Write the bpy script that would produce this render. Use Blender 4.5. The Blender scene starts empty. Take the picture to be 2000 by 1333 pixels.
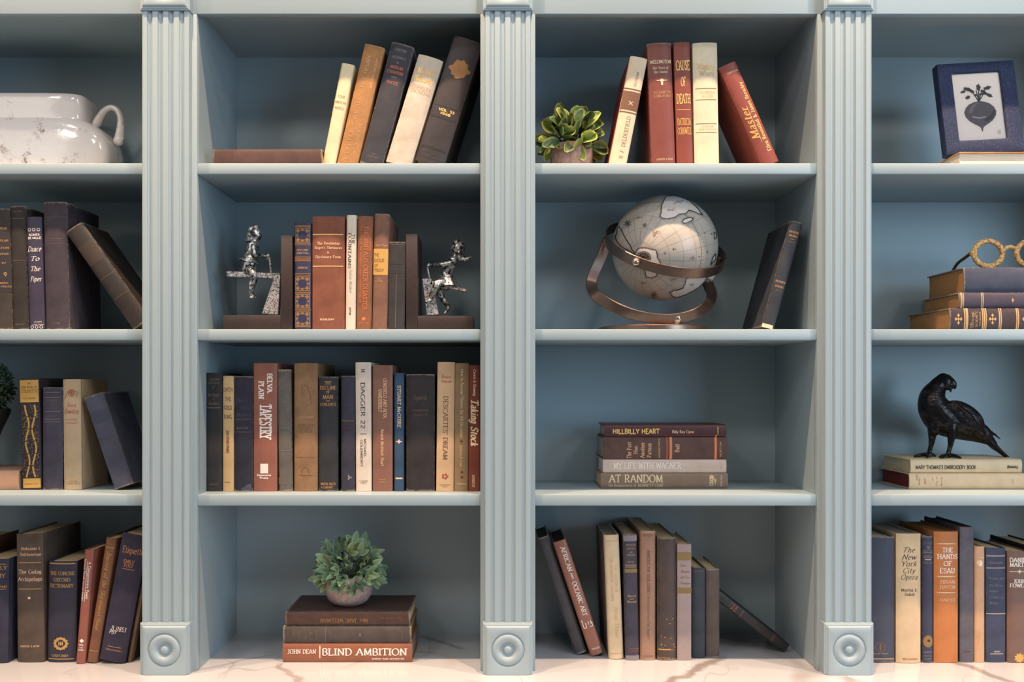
import bpy, bmesh, math, random
import numpy as np
from mathutils import Vector, Matrix
R = math.radians
random.seed(7)
SC = bpy.context.scene
COL = SC.collection

# ------------------------------------------------------------------ camera, world, lamps, exposure
CX, CZ, CD = -0.025, 0.555, 1.9          # camera x, height above the counter, distance to the bookcase front (m)
VPX, VPY, ZC = 975.0, 757.0, 1312.0      # measured vanishing point; 1 mm per pixel on the front plane
cam_d = bpy.data.cameras.new('camera'); cam = bpy.data.objects.new('camera', cam_d); COL.objects.link(cam)
cam.location = (CX, -CD, CZ); cam.rotation_euler = (R(90), 0, 0)
cam_d.sensor_width = 36; cam_d.lens = 36*CD/2.0; cam_d.shift_x = 0.0125; cam_d.shift_y = 0.04525
cam_d.clip_start = .05
SC.camera = cam
w = bpy.data.worlds.new('room_light'); SC.world = w; w.use_nodes = True
w.node_tree.nodes['Background'].inputs[0].default_value = (.94, .96, 1.0, 1)
w.node_tree.nodes['Background'].inputs[1].default_value = 0.15
def lamp(name, kind, loc, energy, color, **kw):
    l = bpy.data.lights.new(name, kind); l.energy = energy; l.color = color
    for k, v in kw.items(): setattr(l, k, v)
    o = bpy.data.objects.new(name, l); COL.objects.link(o); o.location = loc
    return o
def aim(o, to):
    o.rotation_euler = (Vector(to)-o.location).to_track_quat('-Z', 'Y').to_euler()
WARM = (1.0, .70, .46); SOFTW = (1.0, .93, .86)
for i, x in enumerate((-1.55, -.62, .31, 1.24, 2.17)):      # near row of ceiling downlights, close above the shelves
    s = lamp('ceiling_downlight', 'SPOT', (x, -.58, 2.6), 165, WARM, spot_size=R(80), spot_blend=.6, shadow_soft_size=.035)
    aim(s, (x, -.02, .75))
for i, x in enumerate((-1.5, 0, 1.5)):                        # second row further out in the room
    s = lamp('ceiling_downlight', 'SPOT', (x, -1.75, 2.95), 24, SOFTW, spot_size=R(95), spot_blend=.7, shadow_soft_size=.09)
    aim(s, (x*.8, 0, .55))
for i, x in enumerate((-2.0, 0, 2.0)):                        # third row, deep in the room
    s = lamp('ceiling_downlight', 'SPOT', (x, -3.4, 2.95), 62, SOFTW, spot_size=R(100), spot_blend=.7, shadow_soft_size=.28)
    aim(s, (x*.6, 0, .4))
win = lamp('window_daylight', 'AREA', (2.6, -2.6, 1.0), 50, (.55, .79, 1.0), shape='RECTANGLE', size=1.3, size_y=1.8)
aim(win, (-.3, .2, .5))
win2 = lamp('room_lamp', 'AREA', (-2.4, -2.6, 1.9), 10, (1.0, .86, .72), shape='RECTANGLE', size=1.2, size_y=1.2)
aim(win2, (.3, .2, .6))
SC.view_settings.view_transform = 'Standard'; SC.view_settings.look = 'None'
SC.view_settings.gamma = 1.0; SC.view_settings.use_curve_mapping = False
SC.view_settings.exposure = 0.0

# ------------------------------------------------------------------ helpers
def P(px, py, y):
    k = (CD+y)/CD*.001
    return Vector((CX+(px-VPX)*k, y, CZ+(VPY-py)*k))
def kk(y): return (CD+y)/CD*.001
def lin(c):
    c = c/255.0
    return c/12.92 if c <= .04045 else ((c+.055)/1.055)**2.4
def rgb(r, g, b): return (lin(r), lin(g), lin(b), 1)
def props(o, label, cat, group=None, kind=None):
    if label: o['label'] = label
    if cat: o['category'] = cat
    if group: o['group'] = group
    if kind: o['kind'] = kind
    return o
def thing(name, label, cat, loc=(0, 0, 0), group=None):
    o = bpy.data.objects.new(name, None); o.empty_display_size = .02; COL.objects.link(o)
    o.location = loc
    return props(o, label, cat, group)
def obj(name, me, mat, parent=None, label=None, smooth=None):
    if isinstance(me, bmesh.types.BMesh):
        bm = me; me = bpy.data.meshes.new(name)
        bmesh.ops.recalc_face_normals(bm, faces=bm.faces); bm.to_mesh(me); bm.free()
    o = bpy.data.objects.new(name, me); COL.objects.link(o)
    if mat and not me.materials: me.materials.append(mat)
    if parent: o.parent = parent
    if label: o['label'] = label
    if smooth is not None:
        me.shade_smooth()
        if smooth < 180: me.set_sharp_from_angle(angle=R(smooth))
    return o
def mesh_from(name, v, f):
    me = bpy.data.meshes.new(name); me.from_pydata([tuple(p) for p in v], [], f); me.update(); return me
def box(bm, lo, hi, bev=0.0):
    lo = Vector(lo); hi = Vector(hi); b = bev
    r = bmesh.ops.create_cube(bm, size=1)
    for v in r['verts']:
        v.co = Vector([lo[i]+(v.co[i]+.5)*(hi[i]-lo[i]) for i in range(3)])
    if b > 0:
        es = list({e for v in r['verts'] for e in v.link_edges})
        bmesh.ops.bevel(bm, geom=es, offset=b, segments=2, affect='EDGES', profile=.5)
def boxo(name, lo, hi, mat, parent=None, bev=0.001, label=None):
    bm = bmesh.new(); box(bm, lo, hi, bev)
    return obj(name, bm, mat, parent, label, smooth=35)
def loft(bm, rings, cap=True, closed=True):
    vs = [[bm.verts.new(p) for p in r] for r in rings]
    n = len(vs[0])
    for a, b in zip(vs, vs[1:]):
        for i in range(n if closed else n-1):
            j = (i+1) % n
            try: bm.faces.new((a[i], a[j], b[j], b[i]))
            except ValueError: pass
    if cap:
        for r in (vs[0], vs[-1]):
            try: bm.faces.new(r)
            except ValueError: pass
    return vs
def lathe(bm, prof, c=(0, 0, 0), n=48, ry=1.0, sq=2.0):
    rings = []
    for r, z in prof:
        ring = []
        for i in range(n):
            a = 2*math.pi*i/n; ca, sa = math.cos(a), math.sin(a)
            if sq != 2.0:
                ca = math.copysign(abs(ca)**(2/sq), ca); sa = math.copysign(abs(sa)**(2/sq), sa)
            ring.append((c[0]+r*ca, c[1]+r*ry*sa, c[2]+z))
        rings.append(ring)
    loft(bm, rings)
def catmull(pts, n=6):
    p = [Vector(q) for q in pts]; out = []
    p = [p[0]*2-p[1]]+p+[p[-1]*2-p[-2]]
    for i in range(1, len(p)-2):
        for t in range(n):
            t /= n; a, b, c, d = p[i-1:i+3]
            out.append(.5*((2*b)+(c-a)*t+(2*a-5*b+4*c-d)*t*t+(3*b-a-3*c+d)*t**3))
    out.append(p[-2]); return out
def tube(bm, pts, rad, n=12, flat=1.0, up=None, caps=True):
    """smooth tube of varying radius through pts with rounded ends; flat scales the second cross-section axis"""
    pts = [Vector(p) for p in pts]
    if not isinstance(rad, (list, tuple)): rad = [rad]*len(pts)
    rings = []; prev = Vector(up) if up else None
    T = [(pts[min(i+1, len(pts)-1)]-pts[max(i-1, 0)]).normalized() for i in range(len(pts))]
    def ring(p, t, r):
        nonlocal prev
        if prev is None: prev = Vector((0, 0, 1)) if abs(t.z) < .9 else Vector((1, 0, 0))
        s = t.cross(prev)
        if s.length < 1e-6: s = t.orthogonal()
        s.normalize(); u = s.cross(t).normalized()
        if not up: prev = u
        rings.append([p+s*(r*math.cos(2*math.pi*i/n))+u*(r*flat*math.sin(2*math.pi*i/n)) for i in range(n)])
    if caps:
        for a in (75, 50, 25): ring(pts[0]-T[0]*rad[0]*math.sin(R(a)), T[0], rad[0]*math.cos(R(a)))
    for p, t, r in zip(pts, T, rad): ring(p, t, r)
    if caps:
        for a in (25, 50, 75): ring(pts[-1]+T[-1]*rad[-1]*math.sin(R(a)), T[-1], rad[-1]*math.cos(R(a)))
    loft(bm, rings)
def ball(bm, c, r, rot=None, u=20, v=12):
    q = bmesh.ops.create_uvsphere(bm, u_segments=u, v_segments=v, radius=1)
    if not isinstance(r, (tuple, list)): r = (r, r, r)
    m = Matrix.Translation(Vector(c)) @ (rot.to_4x4() if rot else Matrix()) @ Matrix.Diagonal((*r, 1))
    bmesh.ops.transform(bm, matrix=m, verts=q['verts'])
def fuse(bm, voxel, smooth=4, f=.5):
    """melt overlapping shapes of one body into a single continuous skin"""
    me = bpy.data.meshes.new('t'); bmesh.ops.recalc_face_normals(bm, faces=bm.faces); bm.to_mesh(me); bm.free()
    o = bpy.data.objects.new('t', me); COL.objects.link(o)
    m = o.modifiers.new('r', 'REMESH'); m.mode = 'VOXEL'; m.voxel_size = voxel; m.use_smooth_shade = True
    if smooth:
        s = o.modifiers.new('s', 'SMOOTH'); s.iterations = smooth; s.factor = f
    dg = bpy.context.evaluated_depsgraph_get(); dg.update()
    out = bpy.data.meshes.new_from_object(o.evaluated_get(dg), preserve_all_data_layers=False, depsgraph=dg)
    bpy.data.objects.remove(o); bpy.data.meshes.remove(me); out.shade_smooth()
    return out

# ------------------------------------------------------------------ materials
MATS = {}
class N:
    def __init__(s, name):
        s.m = bpy.data.materials.new(name); s.m.use_nodes = True; s.t = s.m.node_tree
        s.b = s.t.nodes['Principled BSDF']
    def n(s, typ, **kw):
        q = s.t.nodes.new(typ)
        for k, v in kw.items():
            if k.startswith('i_'): q.inputs[k[2:].replace('_', ' ')].default_value = v
            elif k.startswith('n_'): q.inputs[int(k[2:])].default_value = v
            else: setattr(q, k, v)
        return q
    def l(s, a, b): s.t.links.new(a, b)
    def co(s, which='Object', scale=(1, 1, 1), loc=(0, 0, 0)):
        tc = s.n('ShaderNodeTexCoord'); mp = s.n('ShaderNodeMapping')
        mp.inputs['Scale'].default_value = scale; mp.inputs['Location'].default_value = loc
        s.l(tc.outputs[which], mp.inputs[0]); return mp.outputs[0]
    def noise(s, vec, scale, detail=3, rough=.5, dist=0):
        q = s.n('ShaderNodeTexNoise'); q.inputs['Scale'].default_value = scale; q.inputs['Detail'].default_value = detail
        q.inputs['Roughness'].default_value = rough; q.inputs['Distortion'].default_value = dist
        s.l(vec, q.inputs['Vector']); return q.outputs[0]
    def ramp(s, fac, stops):
        q = s.n('ShaderNodeValToRGB'); e = q.color_ramp.elements
        while len(e) < len(stops): e.new(.5)
        for el, (p, c) in zip(e, stops): el.position = p; el.color = c if len(c) == 4 else (*c, 1)
        s.l(fac, q.inputs[0]); return q.outputs[0]
    def mix(s, fac, a, b, mode='MIX'):
        q = s.n('ShaderNodeMix', data_type='RGBA', blend_type=mode)
        for v, k in ((fac, 0), (a, 6), (b, 7)):
            if hasattr(v, 'links'): s.l(v, q.inputs[k])
            else: q.inputs[k].default_value = v
        return q.outputs[2]
    def bump(s, h, strength=.2, dist=.001):
        q = s.n('ShaderNodeBump'); q.inputs['Strength'].default_value = strength; q.inputs['Distance'].default_value = dist
        s.l(h, q.inputs['Height']); s.l(q.outputs[0], s.b.inputs['Normal'])
    def base(s, c):
        if hasattr(c, 'links'): s.l(c, s.b.inputs['Base Color'])
        else: s.b.inputs['Base Color'].default_value = c
    def set(s, **kw):
        for k, v in kw.items(): s.b.inputs[k.replace('_', ' ')].default_value = v
        return s
def plain(name, c, rough=.5, metal=0.0, spec=.5):
    if name in MATS: return MATS[name]
    q = N(name); q.base(c); q.set(Roughness=rough, Metallic=metal, Specular_IOR_Level=spec); MATS[name] = q.m; return q.m
def m_paint():
    q = N('bookcase_paint'); v = q.co()
    q.base(q.mix(q.noise(v, 2.2, 2), rgb(155, 171, 178), rgb(160, 175, 182)))
    q.set(Roughness=.36, Specular_IOR_Level=.45); q.bump(q.noise(v, 260, 2), .04, .0006); return q.m
PAINT = m_paint()
def m_marble():
    q = N('counter_marble'); v = q.co()
    warp = q.mix(.10, v, q.n('ShaderNodeTexNoise', i_Scale=2.4, i_Detail=3).outputs[1])
    def vein(scale, w, loc, rough=.5, det=2):
        mp = q.n('ShaderNodeMapping'); mp.inputs['Location'].default_value = loc; mp.inputs['Rotation'].default_value = (0, 0, .6)
        mp.inputs['Scale'].default_value = (1, .5, 1); q.l(warp, mp.inputs[0])
        f = q.noise(mp.outputs[0], scale, det, rough)
        a = q.n('ShaderNodeMath', operation='SUBTRACT', n_1=.5); q.l(f, a.inputs[0])
        b = q.n('ShaderNodeMath', operation='ABSOLUTE'); q.l(a.outputs[0], b.inputs[0])
        return q.ramp(b.outputs[0], [(0, (1, 1, 1)), (w, (0, 0, 0))])
    c = q.mix(q.noise(v, 4, 3), rgb(198, 198, 204), rgb(210, 209, 214))
    nz = q.noise(v, 14, 3, .6)
    def band(x0, y0, x1, y1, w, col, amt):       # one broad vein of the slab along a line on the counter
        nonlocal c
        mp = q.n('ShaderNodeMapping', vector_type='TEXTURE'); L = math.hypot(x1-x0, y1-y0)
        mp.inputs['Location'].default_value = ((x0+x1)/2, (y0+y1)/2, 0); mp.inputs['Rotation'].default_value = (0, 0, math.atan2(y1-y0, x1-x0)); q.l(v, mp.inputs[0])
        sp = q.n('ShaderNodeSeparateXYZ'); q.l(mp.outputs[0], sp.inputs[0])
        o = q.n('ShaderNodeMath', operation='MULTIPLY_ADD', n_1=.05, n_2=-.025); q.l(nz, o.inputs[0])
        s_ = q.n('ShaderNodeMath', operation='ADD'); q.l(sp.outputs[1], s_.inputs[0]); q.l(o.outputs[0], s_.inputs[1])
        ab = q.n('ShaderNodeMath', operation='ABSOLUTE'); q.l(s_.outputs[0], ab.inputs[0])
        al = q.n('ShaderNodeMath', operation='ABSOLUTE'); q.l(sp.outputs[0], al.inputs[0])
        m = q.mix(1, q.ramp(ab.outputs[0], [(w*.45, (amt, amt, amt)), (w, (0, 0, 0))]), q.ramp(al.outputs[0], [(L*.4, (1, 1, 1)), (L*.56, (0, 0, 0))]), 'MULTIPLY')
        c = q.mix(m, c, rgb(*col))
    c = q.mix(q.mix(1, vein(2.0, .012, (3.1, 1.7, 0)), q.ramp(q.noise(v, 3.1, 2), [(.5, (0, 0, 0)), (.66, (.7, .7, .7))]), 'MULTIPLY'), c, rgb(160, 150, 146))
    c = q.mix(q.mix(1, vein(4.5, .006, (1.3, 4.2, 0), .55, 3), q.ramp(q.noise(v, 2.3, 2), [(.42, (0, 0, 0)), (.6, (.55, .55, .55))]), 'MULTIPLY'), c, rgb(138, 128, 124))
    band(.44, .105, .26, -.11, .013, (142, 126, 118), .8); band(.885, .10, .955, -.12, .012, (142, 130, 124), .75); band(-.47, .05, -.37, -.12, .011, (146, 130, 122), .6)
    band(-.20, .27, -.10, .16, .012, (120, 108, 104), .6); band(-.64, -.02, -.50, .12, .006, (150, 138, 132), .5); band(.63, -.03, .67, -.16, .011, (146, 130, 122), .6)
    q.base(c); q.set(Roughness=.16, Specular_IOR_Level=.5); return q.m
def cover_mat(c, tex='cloth', wear=0.0):
    key = ('cover', c, tex, wear)
    if key in MATS: return MATS[key]
    m_ = sum(c)/3; sat = .74 if c[2] > c[0] else .84
    c = tuple(.95*(m_+(x-m_)*sat) for x in c)
    q = N('book_%s' % tex); v = q.co(); b = rgb(*c)
    dk = tuple(x*.72 for x in b[:3])+(1,); lt = tuple(min(1, x*1.16+.004) for x in b[:3])+(1,)
    n1 = q.noise(v, 26, 4, .6)
    col = q.mix(q.ramp(n1, [(.3, (0, 0, 0)), (.7, (1, 1, 1))]), dk if tex != 'jacket' else tuple(x*.93 for x in b[:3])+(1,), lt)
    if wear > 0:
        g = q.co('Generated'); sp = q.n('ShaderNodeSeparateXYZ'); q.l(g, sp.inputs[0])
        a = q.n('ShaderNodeMath', operation='SUBTRACT', n_1=.5); q.l(sp.outputs[2], a.inputs[0])
        ab = q.n('ShaderNodeMath', operation='ABSOLUTE'); q.l(a.outputs[0], ab.inputs[0])
        e = q.ramp(ab.outputs[0], [(.474, (0, 0, 0)), (.5, (.55, .55, .55))])
        a2 = q.n('ShaderNodeMath', operation='SUBTRACT', n_1=.5); q.l(sp.outputs[0], a2.inputs[0])
        ab2 = q.n('ShaderNodeMath', operation='ABSOLUTE'); q.l(a2.outputs[0], ab2.inputs[0])
        e2 = q.ramp(ab2.outputs[0], [(.452, (0, 0, 0)), (.5, (.42, .42, .42))])
        fr = q.ramp(sp.outputs[1], [(.06, (1, 1, 1)), (.13, (0, 0, 0))]); e2 = q.mix(1, e2, fr, 'MULTIPLY')
        es = q.mix(1, e, e2, 'ADD')
        fn = q.mix(1.0, q.noise(v, 150, 5, .7), es, 'ADD')
        m = q.ramp(fn, [(.82-.18*wear, (0, 0, 0)), (1.0-.12*wear, (.75, .75, .75))])
        col = q.mix(m, col, rgb(min(255, c[0]*.45+110), min(255, c[1]*.45+100), min(255, c[2]*.45+85)))
    q.base(col)
    if tex == 'cloth':
        q.set(Roughness=.72, Specular_IOR_Level=.3); q.bump(q.noise(v, 1300, 2, .6), .35, .0005)
    elif tex == 'leather':
        q.set(Roughness=.5, Specular_IOR_Level=.45); q.bump(q.noise(v, 420, 4, .6), .35, .0006)
    else:
        q.set(Roughness=.42, Specular_IOR_Level=.4); q.bump(q.noise(v, 90, 3), .1, .0006)
    MATS[key] = q.m; return q.m
def page_mat(c):
    key = ('page', c)
    if key in MATS: return MATS[key]
    q = N('page_paper'); f = q.noise(q.co(scale=(1, .012, .012)), 1500, 2)
    b = rgb(*c); q.base(q.mix(f, tuple(x*.55 for x in b[:3])+(1,), tuple(min(1, x*1.2) for x in b[:3])+(1,)))
    q.set(Roughness=.85, Specular_IOR_Level=.2); q.bump(f, .5, .0005); MATS[key] = q.m; return q.m
INK = dict(gold=((206, 166, 104), .35, .45), pale=((226, 200, 158), .5, 0), white=((240, 226, 216), .6, 0), black=((40, 34, 32), .6, 0),
  faint=((118, 98, 88), .6, 0), dimgold=((160, 112, 66), .45, .2), red=((165, 70, 55), .6, 0), orange=((208, 150, 96), .5, .1),
  dark=((70, 56, 50), .6, 0), navy=((38, 40, 72), .6, 0), salmon=((222, 120, 78), .6, 0), grey=((135, 125, 128), .6, 0), tan=((200, 160, 112), .6, 0),
  brightgold=((238, 194, 118), .35, .2), brown=((112, 74, 52), .6, 0), green=((86, 84, 60), .6, 0), blueg=((70, 72, 92), .6, 0), maroon=((88, 40, 38), .6, 0),
  olive=((136, 112, 70), .6, 0), lab=((208, 160, 84), .6, 0), peach=((238, 190, 150), .6, 0), cream=((225, 200, 165), .6, 0), umber=((60, 47, 39), .6, 0), stone=((100, 92, 82), .6, 0), shade=((52, 44, 46), .6, 0))
def ink(c):
    q, r, m = INK[c]; return plain('ink_'+c, rgb(*q), r, m)
# ------------------------------------------------------------------ stroke lettering (nib-shaded serif or plain sans)
def _a(cx, cy, rx, ry, a0, a1, n=None):
    n = n or max(4, int(abs(a1-a0)/22)); return [(cx+rx*math.cos(R(a0+(a1-a0)*i/n)), cy+ry*math.sin(R(a0+(a1-a0)*i/n))) for i in range(n+1)]
def _o(cx, cy, rx, ry): return _a(cx, cy, rx, ry, 90, 450, 16)
F = {}
def g(ch, w, strokes, serifs=()): F[ch] = (w, strokes, serifs)
g('A', .76, [[(0, 0), (.38, 1)], [(.38, 1), (.76, 0)], [(.14, .36), (.62, .36)]], [(0, 0), (.76, 0)])
g('B', .62, [[(.1, 0), (.1, 1)], [(.1, 1), (.34, 1)]+_a(.34, .76, .2, .24, 90, -90)+[(.1, .52)], [(.1, .52), (.36, .52)]+_a(.36, .26, .24, .26, 90, -90)+[(.1, 0)]])
g('C', .72, [_a(.42, .5, .4, .5, 48, 312, 14), [(.69, .74), (.69, .94)]])
g('D', .74, [[(.1, 0), (.1, 1)], [(.0, 1), (.3, 1)]+_a(.3, .5, .42, .5, 90, -90, 9)+[(.0, 0)]])
g('E', .6, [[(.1, 0), (.1, 1)], [(.0, 1), (.56, 1), (.56, .84)], [(.1, .52), (.44, .52)], [(.0, 0), (.58, 0), (.58, .18)]])
g('F', .56, [[(.1, 0), (.1, 1)], [(.0, 1), (.55, 1), (.55, .84)], [(.1, .52), (.42, .52)]], [(.1, 0)])
g('G', .78, [_a(.42, .5, .4, .5, 48, 325, 14)+[(.74, .22), (.74, .45), (.54, .45)]])
g('H', .78, [[(.1, 0), (.1, 1)], [(.68, 0), (.68, 1)], [(.1, .52), (.68, .52)]], [(.1, 0), (.1, 1), (.68, 0), (.68, 1)])
g('I', .26, [[(.13, 0), (.13, 1)]], [(.13, 0), (.13, 1)])
g('J', .42, [[(.3, 1), (.3, .2)]+_a(.15, .2, .15, .2, 0, -150)], [(.3, 1)])
g('K', .7, [[(.1, 0), (.1, 1)], [(.62, 1), (.1, .42)], [(.27, .6), (.68, 0)]], [(.1, 0), (.1, 1), (.6, 1), (.66, 0)])
g('L', .58, [[(.1, 0), (.1, 1)], [(.0, 0), (.55, 0), (.55, .2)]], [(.1, 1)])
g('M', .9, [[(.1, 0), (.12, 1)], [(.12, 1), (.45, .1)], [(.45, .1), (.78, 1)], [(.78, 1), (.8, 0)]], [(.1, 0), (.8, 0)])
g('N', .78, [[(.1, 0), (.1, 1)], [(.1, 1), (.68, 0)], [(.68, 0), (.68, 1)]], [(.1, 0), (.68, 1)])
g('O', .82, [_o(.41, .5, .39, .5)])
g('P', .6, [[(.1, 0), (.1, 1)], [(.0, 1), (.32, 1)]+_a(.32, .74, .24, .26, 90, -90)+[(.1, .48)]], [(.1, 0)])
g('Q', .82, [_o(.41, .5, .39, .5), [(.4, .2), (.8, -.15)]])
g('R', .68, [[(.1, 0), (.1, 1)], [(.0, 1), (.32, 1)]+_a(.32, .75, .24, .25, 90, -90)+[(.1, .5)], [(.3, .5), (.64, 0)]], [(.1, 0), (.64, 0)])
g('S', .6, [[(.55, .78), (.5, .93), (.32, 1), (.14, .94), (.07, .78), (.14, .63), (.32, .53), (.48, .43), (.56, .27), (.49, .08), (.3, 0), (.12, .05), (.05, .22)]])
g('T', .68, [[(.34, 0), (.34, 1)], [(.0, .84), (.02, 1), (.66, 1), (.68, .84)]], [(.34, 0)])
g('U', .74, [[(.1, 1), (.1, .3)]+_a(.36, .3, .26, .3, 180, 360)+[(.62, 1)]], [(.1, 1), (.62, 1)])
g('V', .74, [[(.0, 1), (.37, 0)], [(.37, 0), (.74, 1)]], [(0, 1), (.74, 1)])
g('W', 1.02, [[(.0, 1), (.28, 0)], [(.28, 0), (.51, .9)], [(.51, .9), (.76, 0)], [(.76, 0), (1.02, 1)]], [(0, 1), (1.02, 1)])
g('X', .7, [[(.02, 1), (.68, 0)], [(.66, 1), (.02, 0)]], [(.05, 1), (.65, 0), (.64, 1), (.05, 0)])
g('Y', .7, [[(.0, 1), (.35, .45), (.35, 0)], [(.7, 1), (.35, .45)]], [(0, 1), (.7, 1), (.35, 0)])
g('Z', .64, [[(.04, .84), (.04, 1), (.6, 1)], [(.6, 1), (.03, 0)], [(.03, 0), (.62, 0), (.62, .18)]])
g('a', .48, [[(.07, .54), (.18, .65), (.32, .63), (.37, .5), (.37, .06), (.47, 0)], [(.37, .4), (.2, .36), (.06, .25), (.05, .1), (.16, 0), (.37, .12)]])
g('b', .52, [[(.1, 0), (.1, 1)], _o(.28, .33, .2, .33)])
g('c', .45, [_a(.26, .33, .21, .33, 50, 310)])
g('d', .54, [[(.43, 0), (.43, 1)], _o(.25, .33, .2, .33)])
g('e', .47, [[(.05, .37), (.43, .37)]+_a(.25, .33, .2, .33, 8, 310)])
g('f', .34, [[(.36, .9), (.29, 1), (.19, .95), (.15, .8), (.15, 0)], [(.02, .64), (.32, .64)]], [(.15, 0)])
g('g', .5, [_o(.23, .36, .18, .3), [(.42, .65), (.42, -.1), (.33, -.26), (.14, -.26), (.05, -.16)]])
g('h', .54, [[(.1, 0), (.1, 1)], [(.1, .45), (.2, .62), (.32, .66), (.42, .58), (.44, .45), (.44, 0)]], [(.1, 0), (.44, 0)])
g('i', .22, [[(.11, 0), (.11, .64)], [(.11, .84), (.11, .96)]], [(.11, 0)])
g('j', .24, [[(.14, .64), (.14, -.12), (.02, -.26)], [(.14, .84), (.14, .96)]])
g('k', .52, [[(.1, 0), (.1, 1)], [(.44, .64), (.1, .28)], [(.2, .4), (.48, 0)]], [(.1, 0)])
g('l', .22, [[(.11, 0), (.11, 1)]], [(.11, 0)])
g('m', .84, [[(.1, 0), (.1, .66)], [(.1, .45), (.2, .62), (.3, .66), (.4, .56), (.41, 0)], [(.41, .45), (.52, .62), (.62, .66), (.72, .56), (.73, 0)]], [(.1, 0), (.41, 0), (.73, 0)])
g('n', .54, [[(.1, 0), (.1, .66)], [(.1, .45), (.2, .62), (.32, .66), (.42, .58), (.44, .45), (.44, 0)]], [(.1, 0), (.44, 0)])
g('o', .5, [_o(.25, .33, .22, .33)])
g('p', .52, [[(.1, -.28), (.1, .66)], _o(.28, .33, .2, .33)], [(.1, -.28)])
g('q', .52, [[(.42, -.28), (.42, .66)], _o(.24, .33, .2, .33)], [(.42, -.28)])
g('r', .38, [[(.1, 0), (.1, .66)], [(.1, .42), (.2, .6), (.3, .66), (.37, .6)]], [(.1, 0)])
g('s', .4, [[(.35, .54), (.27, .65), (.14, .64), (.07, .53), (.12, .4), (.28, .31), (.35, .18), (.28, .03), (.14, 0), (.04, .12)]])
g('t', .34, [[(.15, .88), (.15, .12), (.22, 0), (.34, .06)], [(.02, .64), (.32, .64)]])
g('u', .54, [[(.08, .64), (.08, .18), (.16, .02), (.28, 0), (.42, .16)], [(.43, .64), (.43, 0)]])
g('v', .5, [[(.02, .66), (.25, 0)], [(.25, 0), (.48, .66)]])
g('w', .72, [[(.02, .66), (.2, 0)], [(.2, 0), (.36, .6)], [(.36, .6), (.53, 0)], [(.53, 0), (.7, .66)]])
g('x', .48, [[(.03, .66), (.45, 0)], [(.44, .66), (.03, 0)]])
g('y', .5, [[(.02, .66), (.26, 0)], [(.48, .66), (.2, -.26), (.06, -.26)]])
g('z', .44, [[(.04, .66), (.4, .66), (.03, 0), (.42, 0)]])
g('0', .56, [_o(.28, .5, .24, .5)]); g('1', .36, [[(.04, .82), (.2, 1), (.2, 0)]], [(.2, 0)])
g('2', .54, [[(.06, .76), (.12, .94), (.28, 1), (.44, .93), (.48, .74), (.4, .5), (.05, 0), (.5, 0)]])
g('3', .54, [[(.06, .86), (.24, 1), (.44, .9), (.42, .62), (.22, .53), (.46, .42), (.48, .14), (.26, 0), (.04, .12)]])
g('4', .56, [[(.4, 0), (.4, 1), (.03, .3), (.54, .3)]]); g('5', .54, [[(.46, 1), (.12, 1), (.09, .56), (.28, .62), (.47, .48), (.46, .16), (.26, 0), (.05, .1)]])
g('8', .54, [_o(.27, .76, .19, .24), _o(.27, .26, .23, .26)]); g('9', .54, [_o(.27, .7, .22, .3), [(.49, .7), (.44, .3), (.2, 0)]])
g('&', .76, [[(.72, .4), (.5, .06), (.26, 0), (.07, .16), (.12, .42), (.42, .66), (.42, .88), (.28, 1), (.16, .88), (.22, .64), (.72, 0)]])
g('.', .2, [[(.1, 0), (.1, .1)]]); g(',', .2, [[(.12, .08), (.06, -.14)]]); g("'", .18, [[(.1, 1), (.08, .76)]]); g('-', .4, [[(.06, .38), (.34, .38)]])
g('/', .4, [[(0, 0), (.4, 1)]]); g('*', .4, [[(.2, .3), (.2, .8)], [(.0, .42), (.4, .68)], [(.4, .42), (.0, .68)]])
g(' ', .34, [])
def ribbon(pts, wf):
    """wf(dx,dz) -> half width; returns verts, quads"""
    n = len(pts); v = []; f = []
    for i in range(n):
        a = pts[max(i-1, 0)]; b = pts[min(i+1, n-1)]
        dx, dz = b[0]-a[0], b[1]-a[1]; L = math.hypot(dx, dz) or 1e-9; dx /= L; dz /= L
        h = wf(dx, dz); v += [(pts[i][0]-dz*h, pts[i][1]+dx*h), (pts[i][0]+dz*h, pts[i][1]-dx*h)]
        if i: f.append((2*i-2, 2*i-1, 2*i+1, 2*i))
    return v, f
def lettering(s, wt=.13, style='serif', shear=0.0, gap=.13, fine=True):
    thin = wt*(.42 if style == 'serif' else 1.0)
    nx, nz = math.cos(R(18)), math.sin(R(18))
    def wf(dx, dz): return .5*(thin+(wt-thin)*abs(dx*nz-dz*nx)) if style == 'serif' else .5*wt
    V, Fc = [], []; x = 0
    def put(pts):
        q = [pts[0]]
        for a, b in zip(pts, pts[1:]):
            n = max(1, int(math.hypot(b[0]-a[0], b[1]-a[1])/.26+.5)) if fine else 1
            q += [(a[0]+(b[0]-a[0])*i/n, a[1]+(b[1]-a[1])*i/n) for i in range(1, n+1)]
        pts = q
        v, f = ribbon(pts, wf); o = len(V)
        V.extend((a+x, b) for a, b in v); Fc.extend(tuple(i+o for i in q) for q in f)
    for ch in s:
        if ch not in F: ch = ' '
        w_, st, se = F[ch]
        for p in st:
            if len(p) > 1: put(p)
        if style == 'serif':
            for sx, sz in se:
                e = wt*.22*(1 if sz < .3 else -1)
                put([(sx-wt*1.15, sz+e), (sx+wt*1.15, sz+e)])
        x += w_+gap
    V = [(a+shear*b, b) for a, b in V]
    return V, Fc
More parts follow.
